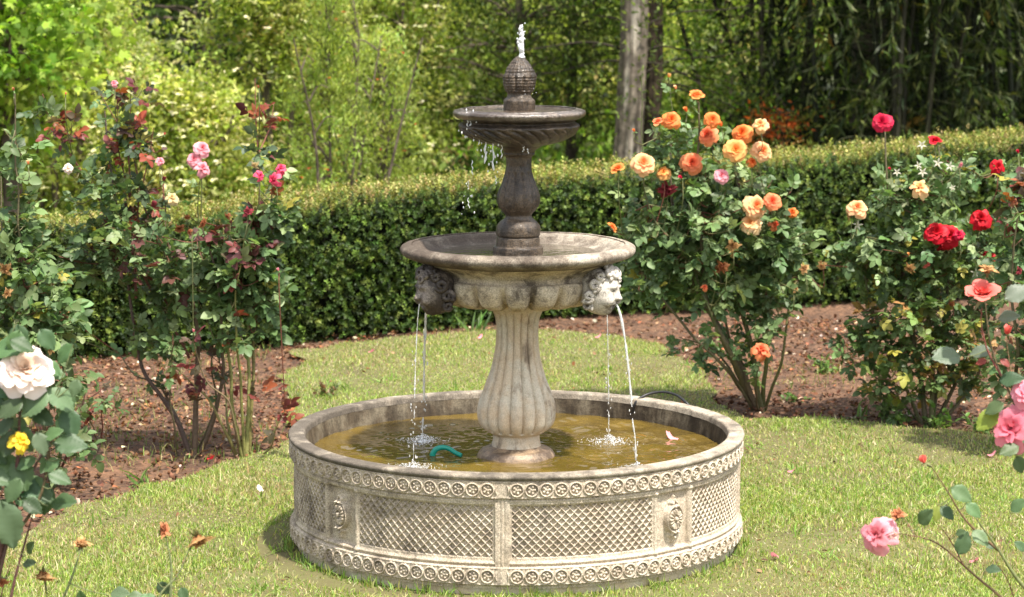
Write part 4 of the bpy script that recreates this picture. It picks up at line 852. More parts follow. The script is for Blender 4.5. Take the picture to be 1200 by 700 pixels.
rose_bush('grey green rose bush at the left edge, slender shoots rising above the hedge', (60, 565), 9.2,
  [([(60, 570), (50, 480), (30, 380), (22, 250), (18, 110)], .009, None), ([(64, 570), (75, 480), (70, 400), (50, 340)], .008, (.11, .13, .05)), ([(40, 570), (10, 480), (5, 350), (2, 200)], .010, None), ([(62, 568), (90, 500), (98, 460)], .006, (.14, .05, .035)), ([(20, 360), (24, 260), (26, 180)], .005, (.12, .05, .04))],
  [(15, 250, 26, 55, 16), (30, 320, 50, 40, 38), (40, 380, 60, 40, 50), (15, 420, 40, 50, 30), (10, 170, 16, 40, 5), (70, 440, 35, 30, 10), (80, 520, 30, 30, 6), (30, 190, 12, 30, 2)],
  [(6, 316, 9, 'tan', 'dead'), (60, 408, 7, 'tan', 'dead'), (33, 191, 5, 'peach', 'bud'), (8, 344, 6, 'tan', 'dead'), (16, 105, 4, 'rust', 'bud')], .036, wts=[4, 3, 3, 2, 1], yellow=.04)
rose_bush('spindly young rose plant with bare dark shoots, beside the left edge bush', (118, 520), 9.7,
  [([(118, 522), (120, 490), (119, 455)], .004, (.15, .04, .035)), ([(116, 522), (105, 490), (98, 470)], .003, (.12, .12, .05))], [(110, 468, 22, 12, 6)], [], .022, red=RED)
# small plants ------------------------------------------------------------
def weed(label, base, n, h, cols, tpl='lance', L=.05, cat='weed', up=.8):
    b = gp(*base); o = MB(); P = np.repeat(b[None], n, 0)+R.normal(0, .012, (n, 3))*(1, 1, 0); D = rand_dirs(n, up); D[:, 2] = abs(D[:, 2])
    if tpl == 'lance': leaves(o, P, D, rand_dirs(n, 1), h*R.uniform(.6, 1.1, n), .012, pal(n, cols), tpl)
    else:
        for k in range(n):
            e = P[k]+D[k]*h*R.uniform(.4, 1); tube(o, curve([P[k], (P[k]+e)/2+(0, 0, .01), e], 6), .0012, (.12, .16, .05), 4, False)
            m = 6; t = R.uniform(.3, 1, (m, 1)); leaves(o, P[k]*(1-t)+e*t, rand_dirs(m, .3), rand_dirs(m, 1), L*R.uniform(.6, 1, m), L*.5, pal(m, cols), 'oval')
    me = o.build('weed', M_rl, None, False, off=b); me.location = b; tag(me, label, cat, 'weeds in the garden')
WG = [(.09, .17, .035), (.13, .22, .05), (.07, .13, .03)]
weed('rosette of pointed grass leaves on the soil, left of the brown rose canes', (165, 570), 16, .10, WG)
weed('tall grass tuft behind the basin against the hedge foot', (556, 393), 20, .17, WG)
weed('small leafy weed on bare soil, just right of the apricot rose canes', (930, 472), 6, .07, WG, 'oval', .03)
weed('sprawling weed at the lawn edge under the red rose bush, the leftmost of the row', (1010, 492), 14, .12, WG)
weed('low leafy weed at the lawn edge, second in the row under the red rose bush', (1052, 500), 10, .13, WG, 'oval', .035)
weed('bushy weed at the lawn edge, third in the row under the red rose bush', (1100, 505), 12, .13, WG, 'oval', .04)
weed('leafy weed at the right end of the row at the lawn edge', (1150, 510), 12, .12, WG, 'oval', .035)
weed('low green weed in the soil behind the right of the basin, under the apricot rose', (838, 415), 12, .10, WG, 'oval', .04)
weed('tuft of green weeds on the soil left of the red rose bush', (965, 440), 12, .12, WG, 'oval', .035)
weed('little weed on the lawn edge behind the left rim of the basin', (378, 470), 14, .12, [(.10, .13, .04), (.2, .12, .06)], 'oval', .03)
weed('thin reddish seedling just left of the basin rim', (330, 478), 6, .08, [(.16, .05, .03), (.2, .09, .04)], 'oval', .03)

# ---- foreground roses ----------------------------------------------------
BIG = [(.075, .13, .055), (.055, .10, .045), (.10, .16, .075)]
def big_leaf(mb, px, py, Y, ang, size, col=None, tilt=None):
    p = at(px, py, Y); d = np.array((math.cos(ang), -.25+R.normal(0, .2), math.sin(ang))); N_ = unit(np.array((R.normal(0, .22), -.75, .75)) if tilt is None else np.array(tilt, float)); L_ = size/F*Y
    leaves(mb, (p-unit(d)*L_*.5)[None], d[None], N_[None], L_, L_*.72, pal(1, BIG) if col is None else np.array([col]), 'roseb')
def fore(label, Y, canes, lv, blooms, group='foreground roses', name='rose_bush', cat='rose bush'):
    root = rose_bush(label, None, Y, canes, [], [], group=group, spread=.1, name=name, cat=cat)
    allc = np.concatenate([np.array([at(x, y, Y) for x, y in p]) for p, *_ in canes]) ; mb = MB(); mt = MB()
    dn = np.concatenate([curve([at(x, y, Y) for x, y in p], 30) for p, *_ in canes])
    for q in lv:
        px, py, ang, s = q[:4]; c = q[4] if len(q) > 4 else None; big_leaf(mb, px, py, Y+R.normal(0, .03), ang, s, c)
        p = at(px-math.cos(ang)*s*.5, py+math.sin(ang)*s*.5, Y); k = dn[np.linalg.norm(dn-p, axis=1).argmin()]
        tube(mt, curve([k, (k+p)/2+(0, 0, -.004), p], 6), .0013, (.13, .15, .06), 5, False)
    mb.build('foliage', M_rl, root); mt.build('twigs', M_cane, root); b0 = np.array(root.location)
    for px, py, rp, cn, kind, ax in blooms:
        P = at(px, py, Y-.03); r = rp/F*Y; rr = random.Random(int(px+py)); ci, co = PAL[cn]; b = MB(); k_ = {'rose': (1., 38, .03), 'loose': (1.3, 22, .12), 'cup': (.55, 22, .02), 'bud': (.14, 10, 0.), 'dead': (.6, 13, .5)}[kind]
        bloom_mb(b, P, ax, r, ci, co, *k_, rr); nm = {'bud': 'rosebud', 'dead': 'withered_rose'}.get(kind, 'rose')
        o = link(nm, b.mesh(P), M_pet if kind != 'dead' else M_dead, root); o.location = P-b0
        o['label'] = {'rose': '%s rose in full bloom', 'loose': 'loose ragged %s rose', 'cup': 'cupped %s rose', 'bud': '%s rosebud', 'dead': 'withered %s rose'}[kind] % NAMES.get(cn, cn)
        b = MB(); a = np.array(ax, float); a /= np.linalg.norm(a); calyx(b, P, a, r*.8, (.16, .17, .07)); q0 = P-a*r*.7; k = dn[(np.linalg.norm(dn-q0, axis=1)+np.where(dn[:, 2] > q0[2]+.02, .3, 0)).argmin()]
        tube(b, curve([k, (k+q0)/2, q0], 8), .003, (.12, .13, .05), 6, False); b.build('stalk', M_cane, o, off=P)
    return root
rr = random.Random(3); lv = []
for (x, y, s) in ((18, 402, 32), (55, 398, 30), (5, 432, 30), (62, 432, 24), (72, 468, 40), (40, 472, 44), (12, 478, 36), (8, 455, 26), (88, 455, 22), (10, 520, 34), (62, 508, 26), (48, 520, 30), (82, 520, 42), (52, 515, 24), (12, 545, 34), (15, 575, 34), (8, 595, 30), (30, 585, 30), (42, 572, 36), (70, 560, 30), (28, 545, 24), (5, 500, 30), (0, 560, 34), (-5, 530, 40), (22, 500, 26), (60, 545, 24), (-12, 470, 40), (80, 490, 26)): lv.append((x, y, rr.uniform(-2.6, .5), s))
lv += [(rr.uniform(-15, 88) if q % 3 else rr.uniform(-5, 45), 395+rr.random()*200, rr.uniform(-2.8, .6), rr.uniform(26, 44)) for q in range(26)]
lv = [q for q in lv if not (q[0] > 70 and q[1] > 590)]
lv += [(8, 615, -1.3, 60), (34, 660, .3, 18), (35, 642, 1.1, 20)]
fore('foreground rose bush with one large pale pink bloom and glossy rounded leaves', 6.0,
  [([(-30, 760), (0, 640), (18, 540), (28, 460)], .009, (.09, .04, .035)), ([(0, 760), (12, 690), (28, 640), (38, 600)], .005, (.09, .04, .035)), ([(-10, 700), (20, 590), (45, 540), (75, 500)], .006, (.09, .05, .04)), ([(-40, 700), (-20, 560), (-10, 440)], .007, None), ([(10, 640), (50, 570), (62, 470)], .005, (.11, .08, .04))],
  lv, [(30, 430, 29, 'palepink', 'rose', (.15, -.8, .6)), (24, 514, 12, 'yellow', 'loose', (.3, -.5, .6))])
lv = [(1110, 417, 3.05, 40, (.11, .15, .10)), (1149, 412, 3.3, 26, (.11, .14, .10)), (1182, 371, .3, 26, (.14, .17, .13)), (1193, 343, .5, 36, (.13, .16, .12)), (1157, 492, -2.5, 34, (.20, .26, .04)), (1165, 478, 3.6, 26, (.08, .12, .05)), (1185, 444, .25, 30), (1196, 470, -.4, 30), (1178, 425, -.6, 14, (.2, .04, .03)), (1150, 424, 3.4, 14, (.2, .04, .03)), (1192, 520, 3.3, 26), (1183, 527, 3.4, 26), (1205, 510, .4, 30), (1195, 545, -1.2, 24)]
fore('tall foreground rose stem with salmon and big pink blooms, against the right edge', 6.4,
  [([(1235, 640), (1200, 505), (1185, 465), (1172, 438), (1163, 400), (1157, 353), (1157, 325)], .0045, (.10, .08, .04)), ([(1172, 440), (1160, 412), (1152, 380), (1152, 360)], .003, (.17, .05, .04)), ([(1186, 470), (1184, 430), (1182, 398)], .003, (.13, .09, .04)), ([(1230, 650), (1225, 560), (1205, 500)], .005, None)],
  lv, [(1152, 343, 19, 'salmon', 'cup', (-.1, -.6, 1)), (1181, 388, 10, 'salmon', 'bud', (-.1, -.3, 1)), (1183, 502, 26, 'rosepink', 'loose', (-.5, -1, .2)), (1204, 460, 15, 'rosepink', 'rose', (0, -1, .5)), (1157, 316, 9, 'tan', 'dead', (0, -.2, 1))])
lv = [(1084, 606, 1.0, 26), (1098, 602, -1.6, 20, (.20, .24, .05)), (1110, 601, -.7, 22), (1127, 579, -.5, 30), (1141, 598, -.7, 24), (1129, 637, 1.2, 30), (1149, 630, -.7, 26), (1164, 667, .2, 20), (1125, 624, .6, 14), (1193, 592, .8, 24), (1196, 640, 2.4, 18), (1160, 640, -.3, 12)]
fore('foreground rose stems with a red bud and ragged pink bloom, over the lawn', 6.3,
  [([(1240, 730), (1199, 686), (1170, 645), (1143, 607)], .0068, (.14, .16, .06)), ([(1171, 645), (1140, 618), (1111, 580), (1091, 547)], .0038, (.13, .08, .04)), ([(1200, 730), (1171, 697), (1127, 662), (1095, 635), (1055, 625)], .0042, (.13, .08, .04)), ([(1127, 662), (1112, 630), (1098, 612)], .0018, (.15, .06, .04)), ([(1073, 629), (1064, 612), (1054, 600)], .0018, (.12, .09, .05)), ([(1190, 710), (1182, 680), (1165, 655)], .002, (.15, .06, .04)), ([(1230, 740), (1204, 640), (1199, 590)], .003, (.12, .1, .04))],
  lv, [(1082, 539, 9, 'salmon', 'bud', (-.5, -.2, 1)), (1025, 626, 21, 'pink', 'loose', (-.6, -.8, .3)), (1052, 603, 8, 'rust', 'dead', (-.3, -.5, .6)), (1048, 628, 9, 'palepink', 'loose', (.5, -.6, -.2))])
lv = [(140, 695, .2, 26), (192, 690, -.8, 22), (215, 697, -1.2, 20), (160, 700, .1, 24), (95, 700, 1.6, 18), (175, 702, 2.6, 22)]
fore('foreground stems with withered brown rose heads, over the lawn at lower left', 6.2,
  [([(60, 760), (75, 700), (88, 660), (94, 642)], .0045, (.16, .20, .08)), ([(180, 760), (185, 705), (208, 675), (222, 645)], .0045, (.17, .20, .09)), ([(200, 700), (202, 665), (194, 630)], .0045, (.17, .2, .09)), ([(55, 760), (56, 715), (54, 692)], .0045, (.14, .15, .07)), ([(-10, 760), (2, 700), (14, 660)], .003, (.12, .04, .03))],
  lv, [(95, 637, 10, 'tan', 'dead', (.1, -.3, 1)), (192, 621, 9, 'rust', 'dead', (.9, -.5, .3)), (233, 634, 14, 'tan', 'dead', (.3, -.4, -.8)), (50, 676, 14, 'tan', 'dead', (-.1, -.3, -1)), (2, 682, 7, 'rust', 'dead', (0, -.6, -.4))])
# fallen petals -----------------------------------------------------------
def fallen(px, py, z, size, col, label, onw=False):
    p = gp(px, py, z); mb = MB(); a = R.uniform(0, 6); up = np.array((math.cos(a), math.sin(a), .12)); out = np.array((0, 0, 1.)); petal(mb, p, out, unit(up), size, size*.5, 1.2, .5, col, col, .05, px)
    o = mb.build('fallen_petal', M_pet, None, off=p); o.location = p; tag(o, label, 'petal', 'fallen rose petals')
fallen(795, 514, WZ+.006, .045, (.85, .35, .38), 'pink petal floating on the murky water in the basin')
for px, py, l in ((923, 552, 'pink petal on the grass right of the basin, upper of two'), (911, 651, 'pink petal on the grass right of the basin, lower of two'), (697, 395, 'pink petal on the grass behind the pedestal, right side'), (559, 396, 'small pink petal on the grass behind the bowl, beside the pedestal'), (432, 412, 'pale pink petal on the grass in front of the hedge foot'), (1070, 487, 'red and white petal on the weeds under the red rose bush'), (1157, 533, 'pink petal on the soil near the big pink rose'), (243, 537, 'red petal on the soil at the foot of the brown canes'), (309, 575, 'white petal on the lawn left of the basin'), (1136, 657, 'pale pink petal on the lawn among the stems at lower right')):
    fallen(px, py, .035, .033, (.85, .75, .68) if 'white p' in l else (.6, .03, .04) if 'red' in l else (.85, .30, .36), l)
# irrigation dripper
b = gp(788, 412); mb = MB(); tube(mb, [b, b+(0, 0, .045), b+(0, 0, .05)], [.006, .006, .018], (.012, .012, .014), 10); tube(mb, [b+(0, 0, .05), b+(0, 0, .062), b+(0, 0, .066)], [.020, .020, .008], (.012, .012, .014), 12); tube(mb, [b+(.0, 0, .02), b+(.03, 0, .012), b+(.08, .05, .004)], .005, (.012, .012, .014), 8)
o = mb.build('sprinkler', M_black, None, off=b); o.location = b; tag(o, 'small black irrigation sprinkler on the soil between bowl and apricot rose', 'sprinkler')
# ================================================================== TREES
M_tl = leaf_mat('tree_leaves', .55, .45, .2, 1.7); M_dl = leaf_mat('bamboo_leaves', .5, .25, .2, 1.2); M_trunk = col_mat('tree_bark', .9, .15, .55, 14, .9)
def tree(label, px, Y, height, crowns, lsize, cols, wts=None, nclump=120, per=45, trunk=.05, tpl='diamond', aspect=.5, name='tree', cat='tree', group='trees and shrubs beyond the hedge', mat=None, clump=.16, up=.1, bark=(.10, .08, .06), flowers=None, hang=0., view_bias=.5, jit=.2, stems=1):
    """crowns: (dx, dy, z, rx, ry, rz, weight)"""
    b = at(px, 300, Y); b[2] = 0; root = thing(name, b, label, cat, group); mb = MB(); W_ = np.array([c[6] for c in crowns], float); W_ /= W_.sum(); mt = MB(); tc = MB()
    tops = []
    for s in range(stems):
        o_ = np.array((R.normal(0, .10), R.normal(0, .08), 0)) if stems > 1 else np.zeros(3)
        top = b+o_*2.5+(R.normal(0, .05), 0, height*.8); Cv = curve([b+o_, b+o_*1.4+(R.normal(0, .03), 0, height*.4), top], 14); tops.append(Cv); tube(tc, Cv, np.linspace(trunk, trunk*.3, len(Cv)), bark, 10)
    tr = np.concatenate(tops)
    n = nclump; k = R.choice(len(crowns), n, p=W_); cc = np.array([c[:6] for c in crowns])[k]; d = rand_dirs(n); rad = R.uniform(.25, 1, n)**.45
    Cp = b+np.array((0, 0, 0))+cc[:, :3]+d*rad[:, None]*cc[:, 3:6]; Cp[:, 2] = np.maximum(Cp[:, 2], .12)
    for q in Cp[::max(1, n//70)]:
        p = tr[(np.linalg.norm(tr-q, axis=1)+np.where(tr[:, 2] > q[2], .5, 0)).argmin()]; Cv = curve([p, (p+q)/2+(0, 0, .06), q], 8); tube(mt, Cv, np.linspace(trunk*.28+.003, .003, len(Cv)), bark, 5, False)
    cl_col = pal(n, cols, wts, jit); Pi = np.repeat(Cp, per, 0); N_ = n*per; sp = R.normal(0, 1, (N_, 3))*clump*np.array((1, 1, .75)); P_ = Pi+sp; P_[:, 2] = np.maximum(P_[:, 2], .03)
    outd = unit(P_-(b+np.array((0, 0, height*.45)))); D_ = unit(outd*.5+rand_dirs(N_)+np.array((0, 0, up-hang))); Nn = rand_dirs(N_, .9); Ls = lsize*R.uniform(.65, 1.3, N_)
    col_ = np.repeat(cl_col, per, 0)*(1+.22*R.normal(size=(N_, 1))); leaves(mb, P_, D_, Nn, Ls, Ls*aspect, col_.clip(.004, .9), tpl)
    tc.build('trunk', M_trunk, root); mt.build('branches', M_trunk, root)['kind'] = 'stuff'; mb.build('crown', mat or M_tl, root, False)
    if flowers:
        fc, fn, fs = flowers; mf = MB(); q = Cp[R.integers(0, n, fn)]+R.normal(0, clump, (fn, 3)); q = q[q[:, 1] < b[1]+.4]; q[:, 1] -= .08; m = len(q)
        for a in range(4):
            an = a*PI/2+R.uniform(0, .5); e = np.stack([np.full(m, math.cos(an)), np.full(m, math.sin(an)), R.normal(0, .15, m)], 1); e = unit(e+R.normal(0, .25, (m, 3))); leaves(mf, q, e, unit(np.array((0, -.5, 1.))+R.normal(0, .4, (m, 3))), fs*R.uniform(.7, 1.2, m), fs*.75, pal(m, fc, None, .08), 'oval')
        mf.build('flowers', M_pet, root, False)
    return root
YG = [(.30, .34, .085), (.23, .29, .06), (.38, .40, .14), (.15, .20, .04), (.42, .39, .18)]
MG = [(.12, .21, .03), (.17, .28, .04), (.08, .15, .022), (.22, .32, .05)]
OL = [(.06, .088, .02), (.042, .065, .015), (.09, .125, .026), (.15, .19, .045)]
CREAM = [(.66, .62, .34), (.72, .68, .45), (.55, .55, .25)]
# dogwoods with cream bracts
for k, (px, Y, h, rx, lab, nf) in enumerate(((70, 17.5, 2.0, .75, 'yellow green dogwood shrub with few cream flowers, leftmost behind the hedge', 60), (215, 17.0, 1.08, .55, 'lower dogwood shrub densely spotted with cream flowers, below the dark conifer', 330), (325, 17.8, 2.1, .62, 'tall pointed yellow green dogwood shrub with cream flowers, right of the dark conifer', 170), (105, 18.6, 1.7, .6, 'yellow green dogwood behind the bronze topped rose bush', 150), (445, 19.5, 2.0, .7, 'pale dogwood shrub behind the feathery shrub, with scattered cream flowers', 170))):
    tree(lab, px, Y, h, [(0, 0, h*.45, rx, rx*.8, h*.48, 3), (0, 0, h*.78, rx*.6, rx*.5, h*.26, 1.4)], .048, YG, [3, 3, 2.4, 1.5, 1.2], 210, 72, .03, 'lance', .42, 'dogwood_shrub', 'shrub', flowers=(CREAM, nf, .034), clump=.095, hang=.35, stems=3)
tree('bright green broadleaf tree with maple like leaves, at the top left corner', 20, 16.0, 4.2, [(-.2, 0, 1.4, .75, .6, .5, 2), (-.9, 0, 2.6, 1.4, 1.0, .9, 1.6), (-.3, 0, .9, .4, .4, .4, .7)], .074, [(.20, .30, .04), (.12, .20, .025), (.28, .37, .07), (.36, .44, .18)], [3, 3, 2, .7], 190, 36, .07, 'star', .85, 'broadleaf_tree', 'tree', clump=.13, hang=.3)
tree('dark conifer seen in the gap above the dogwood shrubs', 245, 23, 5, [(0, 0, 2.2, 1.3, .8, 1.6, 1)], .07, [(.018, .035, .012), (.028, .05, .016)], None, 150, 60, .12, 'lance', .25, 'conifer', 'tree', clump=.16, hang=.3)
tree('second dark conifer, behind the feathery shrub top', 420, 24, 5, [(0, 0, 2.0, 1.2, .8, 1.6, 1)], .07, [(.018, .035, .012), (.028, .05, .016)], None, 130, 60, .12, 'lance', .25, 'conifer', 'tree', clump=.16, hang=.3)
for px, Y, h, lab in ((385, 16.2, 1.75, 'feathery light green shrub dotted with red berries, left one of two'), (440, 16.8, 1.35, 'feathery light green shrub, right one of two, nearest the fountain')):
    tree(lab, px, Y, h, [(0, 0, h*.5, .26, .3, h*.45, 2), (.05, 0, h*.8, .14, .2, h*.25, 1)], .036, [(.24, .30, .065), (.16, .22, .045), (.31, .36, .11)], None, 110, 80, .014, 'lance', .26, 'feathery_shrub', 'shrub', clump=.06, up=.9, stems=5, flowers=([(.6, .03, .02)], 14, .014))
# sunlit mass behind, then the fine leaved trees in front of it
tree('sunlit yellow green tree glowing behind the fine leaved trees, left of the finial', 545, 25, 4.5, [(0, 0, 1.3, 1.1, .8, 1.3, 1)], .075, YG, [3, 3, 1, 1, 1], 230, 45, .08, 'diamond', .55, 'broadleaf_tree', 'tree', clump=.14)
tree('sunlit yellow green tree glowing between finial and the thick pale trunk', 690, 26, 4.5, [(0, 0, 1.2, 1.0, .8, 1.3, 1)], .075, YG, [3, 3, 1, 1, 1], 190, 45, .08, 'diamond', .55, 'broadleaf_tree', 'tree', clump=.14)
tree('sunlit green tree seen through the stems right of the thick pale trunk', 850, 27, 4.5, [(0, 0, 1.2, 1.0, .8, 1.3, 1)], .075, YG+MG, None, 170, 40, .08, 'diamond', .55, 'broadleaf_tree', 'tree', clump=.15)
tree('olive green tree of fine drooping foliage, behind the jet and the top bowl', 610, 19.5, 4.6, [(-.25, 0, 1.15, .75, .5, .5, 2), (.2, 0, 1.5, .8, .6, .5, 2), (0, 0, 2.6, 1.8, 1.2, .8, 2), (-.5, .2, .7, .35, .3, .3, .5), (.35, .2, .75, .4, .3, .35, .5)], .045, OL, [3, 2, 3, 1.6], 165, 60, .045, 'lance', .32, 'fine_leaved_tree', 'tree', clump=.12, hang=.5)
tree('slender dark trunked tree with fine foliage, between finial and the thick pale trunk', 668, 20.5, 4.8, [(0, 0, 1.35, .6, .5, .5, 2), (0, 0, 2.8, 1.3, 1., .8, 2), (.1, 0, .7, .3, .3, .3, .4)], .045, OL, [3, 2, 3, 2], 120, 55, .050, 'lance', .32, 'fine_leaved_tree', 'tree', clump=.12, hang=.5, bark=(.05, .04, .03))
# thick trunk
def bigtrunk(label, px, Y, r, bark, lean=0.):
    b = at(px, 300, Y); b[2] = 0; root = thing('tall_tree', b, label, 'tree', 'trees and shrubs beyond the hedge'); n = 60; nz = 130; T = np.linspace(0, 2*PI, n, endpoint=False); Z = np.linspace(-.05, 6.5, nz)
    TT, ZZ = np.meshgrid(T, Z); P = np.stack([np.cos(TT), np.sin(TT), ZZ*.35], -1); rr_ = r*(1+.35*np.exp(-ZZ/.25)-.04*ZZ)*(1+.06*vnoise(P, 3)+.05*vnoise(P*np.array((1, 1, .3)), 9)+.03*vnoise(P, 20))
    rr_ = rr_*(1+.07*np.abs(vnoise(P*np.array((1, 1, .22)), 13)))*(1+.07*vnoise(P*np.array((2.5, 2.5, 5.)), 3)+.10*vnoise(P*np.array((1, 1, 3.)), 1.5)); V = np.stack([b[0]+rr_*np.cos(TT)+lean*ZZ+.035*vnoise(np.stack([ZZ, ZZ*0, ZZ*0+px], -1), .9)+.008*vnoise(np.stack([ZZ, ZZ*0, ZZ*0+px], -1), 4), b[1]+rr_*np.sin(TT), ZZ], -1).reshape(-1, 3); i = np.arange(nz-1)[:, None]*n; j = np.arange(n)[None]; j2 = (j+1) % n
    cv = vnoise(P, 3.5).reshape(-1, 1); vs_ = vnoise(P*np.array((1, 1, .25)), 11).reshape(-1, 1); c = np.array(bark)*(1+.5*cv+.5*vs_)+np.clip(vnoise(P+7, 6).reshape(-1, 1)*1.3+.5*vs_-.15, 0, 1)*np.array((.24, .225, .19))*(bark[0] > .1); mb = MB(); mb.add(V, np.stack([i+j, i+j2, i+n+j2, i+n+j], -1).reshape(-1, 4), c.clip(.01, .9)); mb.build('trunk', M_trunk, root)
    mt = MB(); ml = MB(); cps = []
    for q in range(16):
        h_ = R.uniform(1.9, 6) if q > 4 else R.uniform(.8, 1.4); a = R.uniform(0, 2*PI) if q > 5 else R.choice([0.2, 2.9]); s = b+(lean*h_, 0, h_); e = s+np.array((math.cos(a), math.sin(a)*.6-.0, R.uniform(-.5, .5)))*R.uniform(.5, 1.1); Cv = curve([s, s*.7+e*.3+(0, 0, .07), s*.35+e*.65+(R.normal(0, .05), 0, .02), e], 12); tube(mt, Cv, np.linspace(.011, .003, len(Cv)), (.04, .033, .025), 6, False); cps += [Cv[-1], Cv[-3], Cv[-6]]
    for q in range(34): cps.append(b+(R.normal(0, .9), R.normal(0, .8), R.uniform(2.6, 6.4)))
    for q in range(7): cps.append(b+(R.normal(0, .30), -.35+R.normal(0, .1), R.uniform(.8, 1.7)))
    cps = np.array(cps); per = 50; Pi = np.repeat(cps, per, 0)+R.normal(0, .15, (len(cps)*per, 3)); m = len(Pi); leaves(ml, Pi, rand_dirs(m, -.3), rand_dirs(m, .6), .05, .018, pal(m, OL), 'lance'); mt.build('branches', M_trunk, root); ml.build('crown', M_tl, root, False)
bigtrunk('thick pale barked tree trunk rising behind the hedge, right of the finial', 739, 18.5, .098, (.115, .095, .075))
bigtrunk('dark narrow trunk close against the right side of the thick pale trunk', 762, 18.9, .06, (.035, .026, .018))
# thin leaning stems with light foliage in the glade
for k, (px, Y, ln, lab) in enumerate(((845, 19.5, -.22, 'thin dark sapling leaning left in the glade, first right of the thick trunk'), (905, 19.8, -.28, 'thin dark sapling leaning left, beside the bamboo'), (930, 20.4, -.10, 'nearly upright dark sapling at the left edge of the bamboo'))):
    b = at(px, 300, Y); b[2] = 0; root = thing('sapling', b, lab, 'tree', 'trees and shrubs beyond the hedge'); mb = MB(); Cv = curve([b, b+(ln*.7, 0, .8), b+(ln*2.6, 0, 2.2), b+(ln*4, 0, 3.4)], 24); tube(mb, Cv, np.linspace(.024, .010, len(Cv)), (.03, .025, .02), 7); mb.build('trunk', M_trunk, root)
    ml = MB(); cp = Cv[R.integers(6, len(Cv), 34)]+R.normal(0, .28, (34, 3)); per = 42; Pi = np.repeat(cp, per, 0)+R.normal(0, .10, (34*per, 3)); m = len(Pi); leaves(ml, Pi, rand_dirs(m, -.2), rand_dirs(m, .6), .055, .022, pal(m, MG, None, .25), 'lance'); ml.build('crown', M_tl, root, False)
tree('low shrub with orange red leaves glimpsed between hedge and bamboo', 912, 18.8, .95, [(0, 0, .62, .22, .2, .30, 1)], .05, [(.50, .12, .03), (.42, .20, .06), (.2, .22, .05)], None, 20, 30, .015, 'lance', .4, 'orange_shrub', 'shrub', clump=.06)
# bamboo ------------------------------------------------------------------
BC = [(.018, .03, .008), (.03, .045, .012), (.011, .018, .006), (.075, .10, .026)]
def bamboo(label, px, Y, nc, wx, hmin, hmax, nsp, drop, BC=BC):
    b = at(px, 300, Y); b[2] = 0; root = thing('bamboo_clump', b, label, 'bamboo', 'bamboo clumps behind the hedge'); ml = MB(); tips = []
    for k in range(nc):
        s = b+(R.uniform(-wx, wx), R.uniform(-.3, .5), 0); h_ = R.uniform(hmin, hmax); a = R.uniform(-1, 1); ly = R.uniform(-.75, .15); Cv = curve([s, s+(a*.12, ly*.15, h_*.45), s+(a*.4, ly*.5, h_*.8), s+(a*.9, ly*1.3, h_*.95), s+(a*1.3, ly*2., h_*.82)], 34); mb = MB()
        rad = np.linspace(.022, .006, len(Cv)); rad[::3] *= 1.18; tube(mb, Cv, rad, (.016, .02, .009) if k % 3 else (.03, .027, .013), 7); mb.build('culm', M_cane, root); tips.append(Cv)
    tr = np.concatenate(tips); mtw = MB()
    for k in range(nsp):        # sprays of hanging leaves on arching twigs
        q = tr[R.integers(0, len(tr))]; 
        if q[2] < .25: q = q+(0, 0, .3)
        e = q+np.array((R.normal(0, .38), R.normal(-.12, .26), R.normal(-.05, .22))); e[2] = max(e[2], .25); tip = e+np.array((R.normal(0, .10), R.normal(0, .08), -R.uniform(.12, .34)*drop)); Cv = curve([q, (q+e)/2+(0, 0, .08), e, tip], 12); tube(mtw, Cv, .0022, (.07, .08, .03), 3, False)
        m = 26; ii = R.integers(4, len(Cv), m); P_ = Cv[ii]+R.normal(0, .012, (m, 3)); D_ = unit(np.array((0, 0, -.35))+R.normal(0, .55, (m, 3))+unit(tip-e)*.5+unit(e-q)*.4); L_ = R.uniform(.06, .125, m); c = pal(m, BC, [4, 4, 4, 1.3][:len(BC)], .25)
        if R.uniform() < .02: c[:] = (.40, .24, .05)
        leaves(ml, P_, D_, rand_dirs(m, .3), L_, L_*.15+.005, c, 'lance')
    mtw.build('twigs', M_cane, root)['kind'] = 'stuff'; ml.build('foliage', M_dl, root, False)
bamboo('dark bamboo clump filling the upper right, behind the apricot roses', 985, 19.6, 16, .75, 2.8, 4.6, 620, 1)
bamboo('bamboo clump with light drooping leaf sprays, above the red rose at the right', 1110, 18.4, 14, .55, 2.4, 4.0, 560, 1.2, [(.045, .068, .016), (.085, .11, .026), (.022, .036, .010), (.17, .19, .05)])
bamboo('dark bamboo clump in the top right corner', 1230, 19.6, 14, .7, 2.8, 4.6, 520, 1)
bamboo('bamboo clump with shade painted into its leaves, behind the other clumps', 1080, 21.5, 22, 1.4, 3., 5., 700, 1, [(.009, .014, .005), (.014, .021, .007)])  # near-black leaf colours paint the shade of the voids
# unseen trees, added overhead out of view to shade the bamboo
for px, Y, lab in ((1010, 20.8, 'unseen tall tree added to shade the bamboo, left of two'), (1240, 20.6, 'unseen tall tree added to shade the bamboo, right of two')):
    tree(lab, px, Y, 7.5, [(.2, -.6, 4.6, 1.9, 2.2, 1.2, 1), (.9, -1.2, 3.9, 1.6, 1.6, .7, 1)], .12, [(.03, .055, .016), (.045, .075, .02)], None, 230, 40, .13, 'diamond', .6, 'added_shade_tree', 'tree', clump=.25)
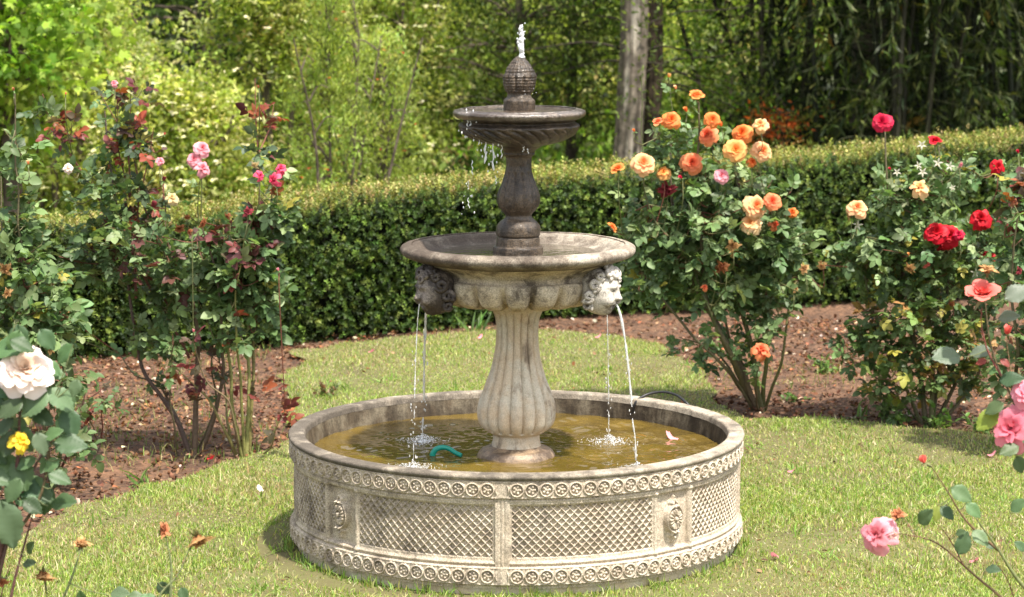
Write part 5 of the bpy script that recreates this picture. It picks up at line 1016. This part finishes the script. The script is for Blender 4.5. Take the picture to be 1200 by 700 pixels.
# far wood: one mass nobody could count
mb = MB(); n = 60000; x = R.uniform(-24, 26, n); P = np.stack([x, 29+2.4*np.abs(R.normal(0, 1, n))+1.*np.sin(x*.7), R.uniform(0, 1, n)**.8*9], 1); P[:, 1] += vnoise(P, .8)*1.2
c = pal(n, [(.06, .10, .02), (.04, .07, .016), (.11, .16, .03)], None, .25); leaves(mb, P, rand_dirs(n), unit(rand_dirs(n)+np.array((0, -.8, .3))), .34, .24, c, 'oval')
tag(mb.build('far_woodland', M_tl, None, False, off=(0, 0, 0)), kind='stuff')
mb = MB(); n = 70000; P = np.stack([R.uniform(-15, 16, n), R.uniform(15.2, 29, n), np.abs(R.normal(0, .10, n))], 1); leaves(mb, P, rand_dirs(n, .8), rand_dirs(n, .5), .10, .05, pal(n, MG+OL, None, .25), 'lance')
tag(mb.build('ground_cover', M_tl, None, False, off=(0, 0, 0)), kind='stuff')

# ================================================================== LIGHT
SUN_EL, SUN_AZ = 65, 143          # azimuth clockwise from +Y (away from the camera)
w_ = bpy.data.worlds.new('World'); scene.world = w_; w_.use_nodes = True; nt = w_.node_tree; bg = nt.nodes['Background']
sky = nt.nodes.new('ShaderNodeTexSky'); sky.sky_type = 'NISHITA'; sky.sun_disc = False; sky.sun_elevation = math.radians(SUN_EL); sky.sun_rotation = math.radians(SUN_AZ); sky.air_density = 1.2; sky.dust_density = 2.5
hs = nt.nodes.new('ShaderNodeHueSaturation'); hs.inputs['Saturation'].default_value = .35; nt.links.new(sky.outputs[0], hs.inputs['Color']); nt.links.new(hs.outputs[0], bg.inputs[0]); bg.inputs[1].default_value = .12
sl = bpy.data.lights.new('sun', 'SUN'); sl.energy = 3.5; sl.angle = math.radians(2.0); sl.color = (1, .925, .82); so = bpy.data.objects.new('sun', sl); C.objects.link(so)
e, a = math.radians(SUN_EL), math.radians(SUN_AZ); dv = Vector((math.sin(a)*math.cos(e), math.cos(a)*math.cos(e), math.sin(e))); so.rotation_euler = dv.to_track_quat('Z', 'Y').to_euler(); so.location = (4, -3, 10)
scene.view_settings.view_transform = 'Standard'; scene.view_settings.look = 'None'; scene.view_settings.gamma = 1; scene.view_settings.use_curve_mapping = False; scene.view_settings.exposure = 1.42
scene.render.engine = 'CYCLES'; scene.cycles.max_bounces = 8; scene.cycles.transparent_max_bounces = 8
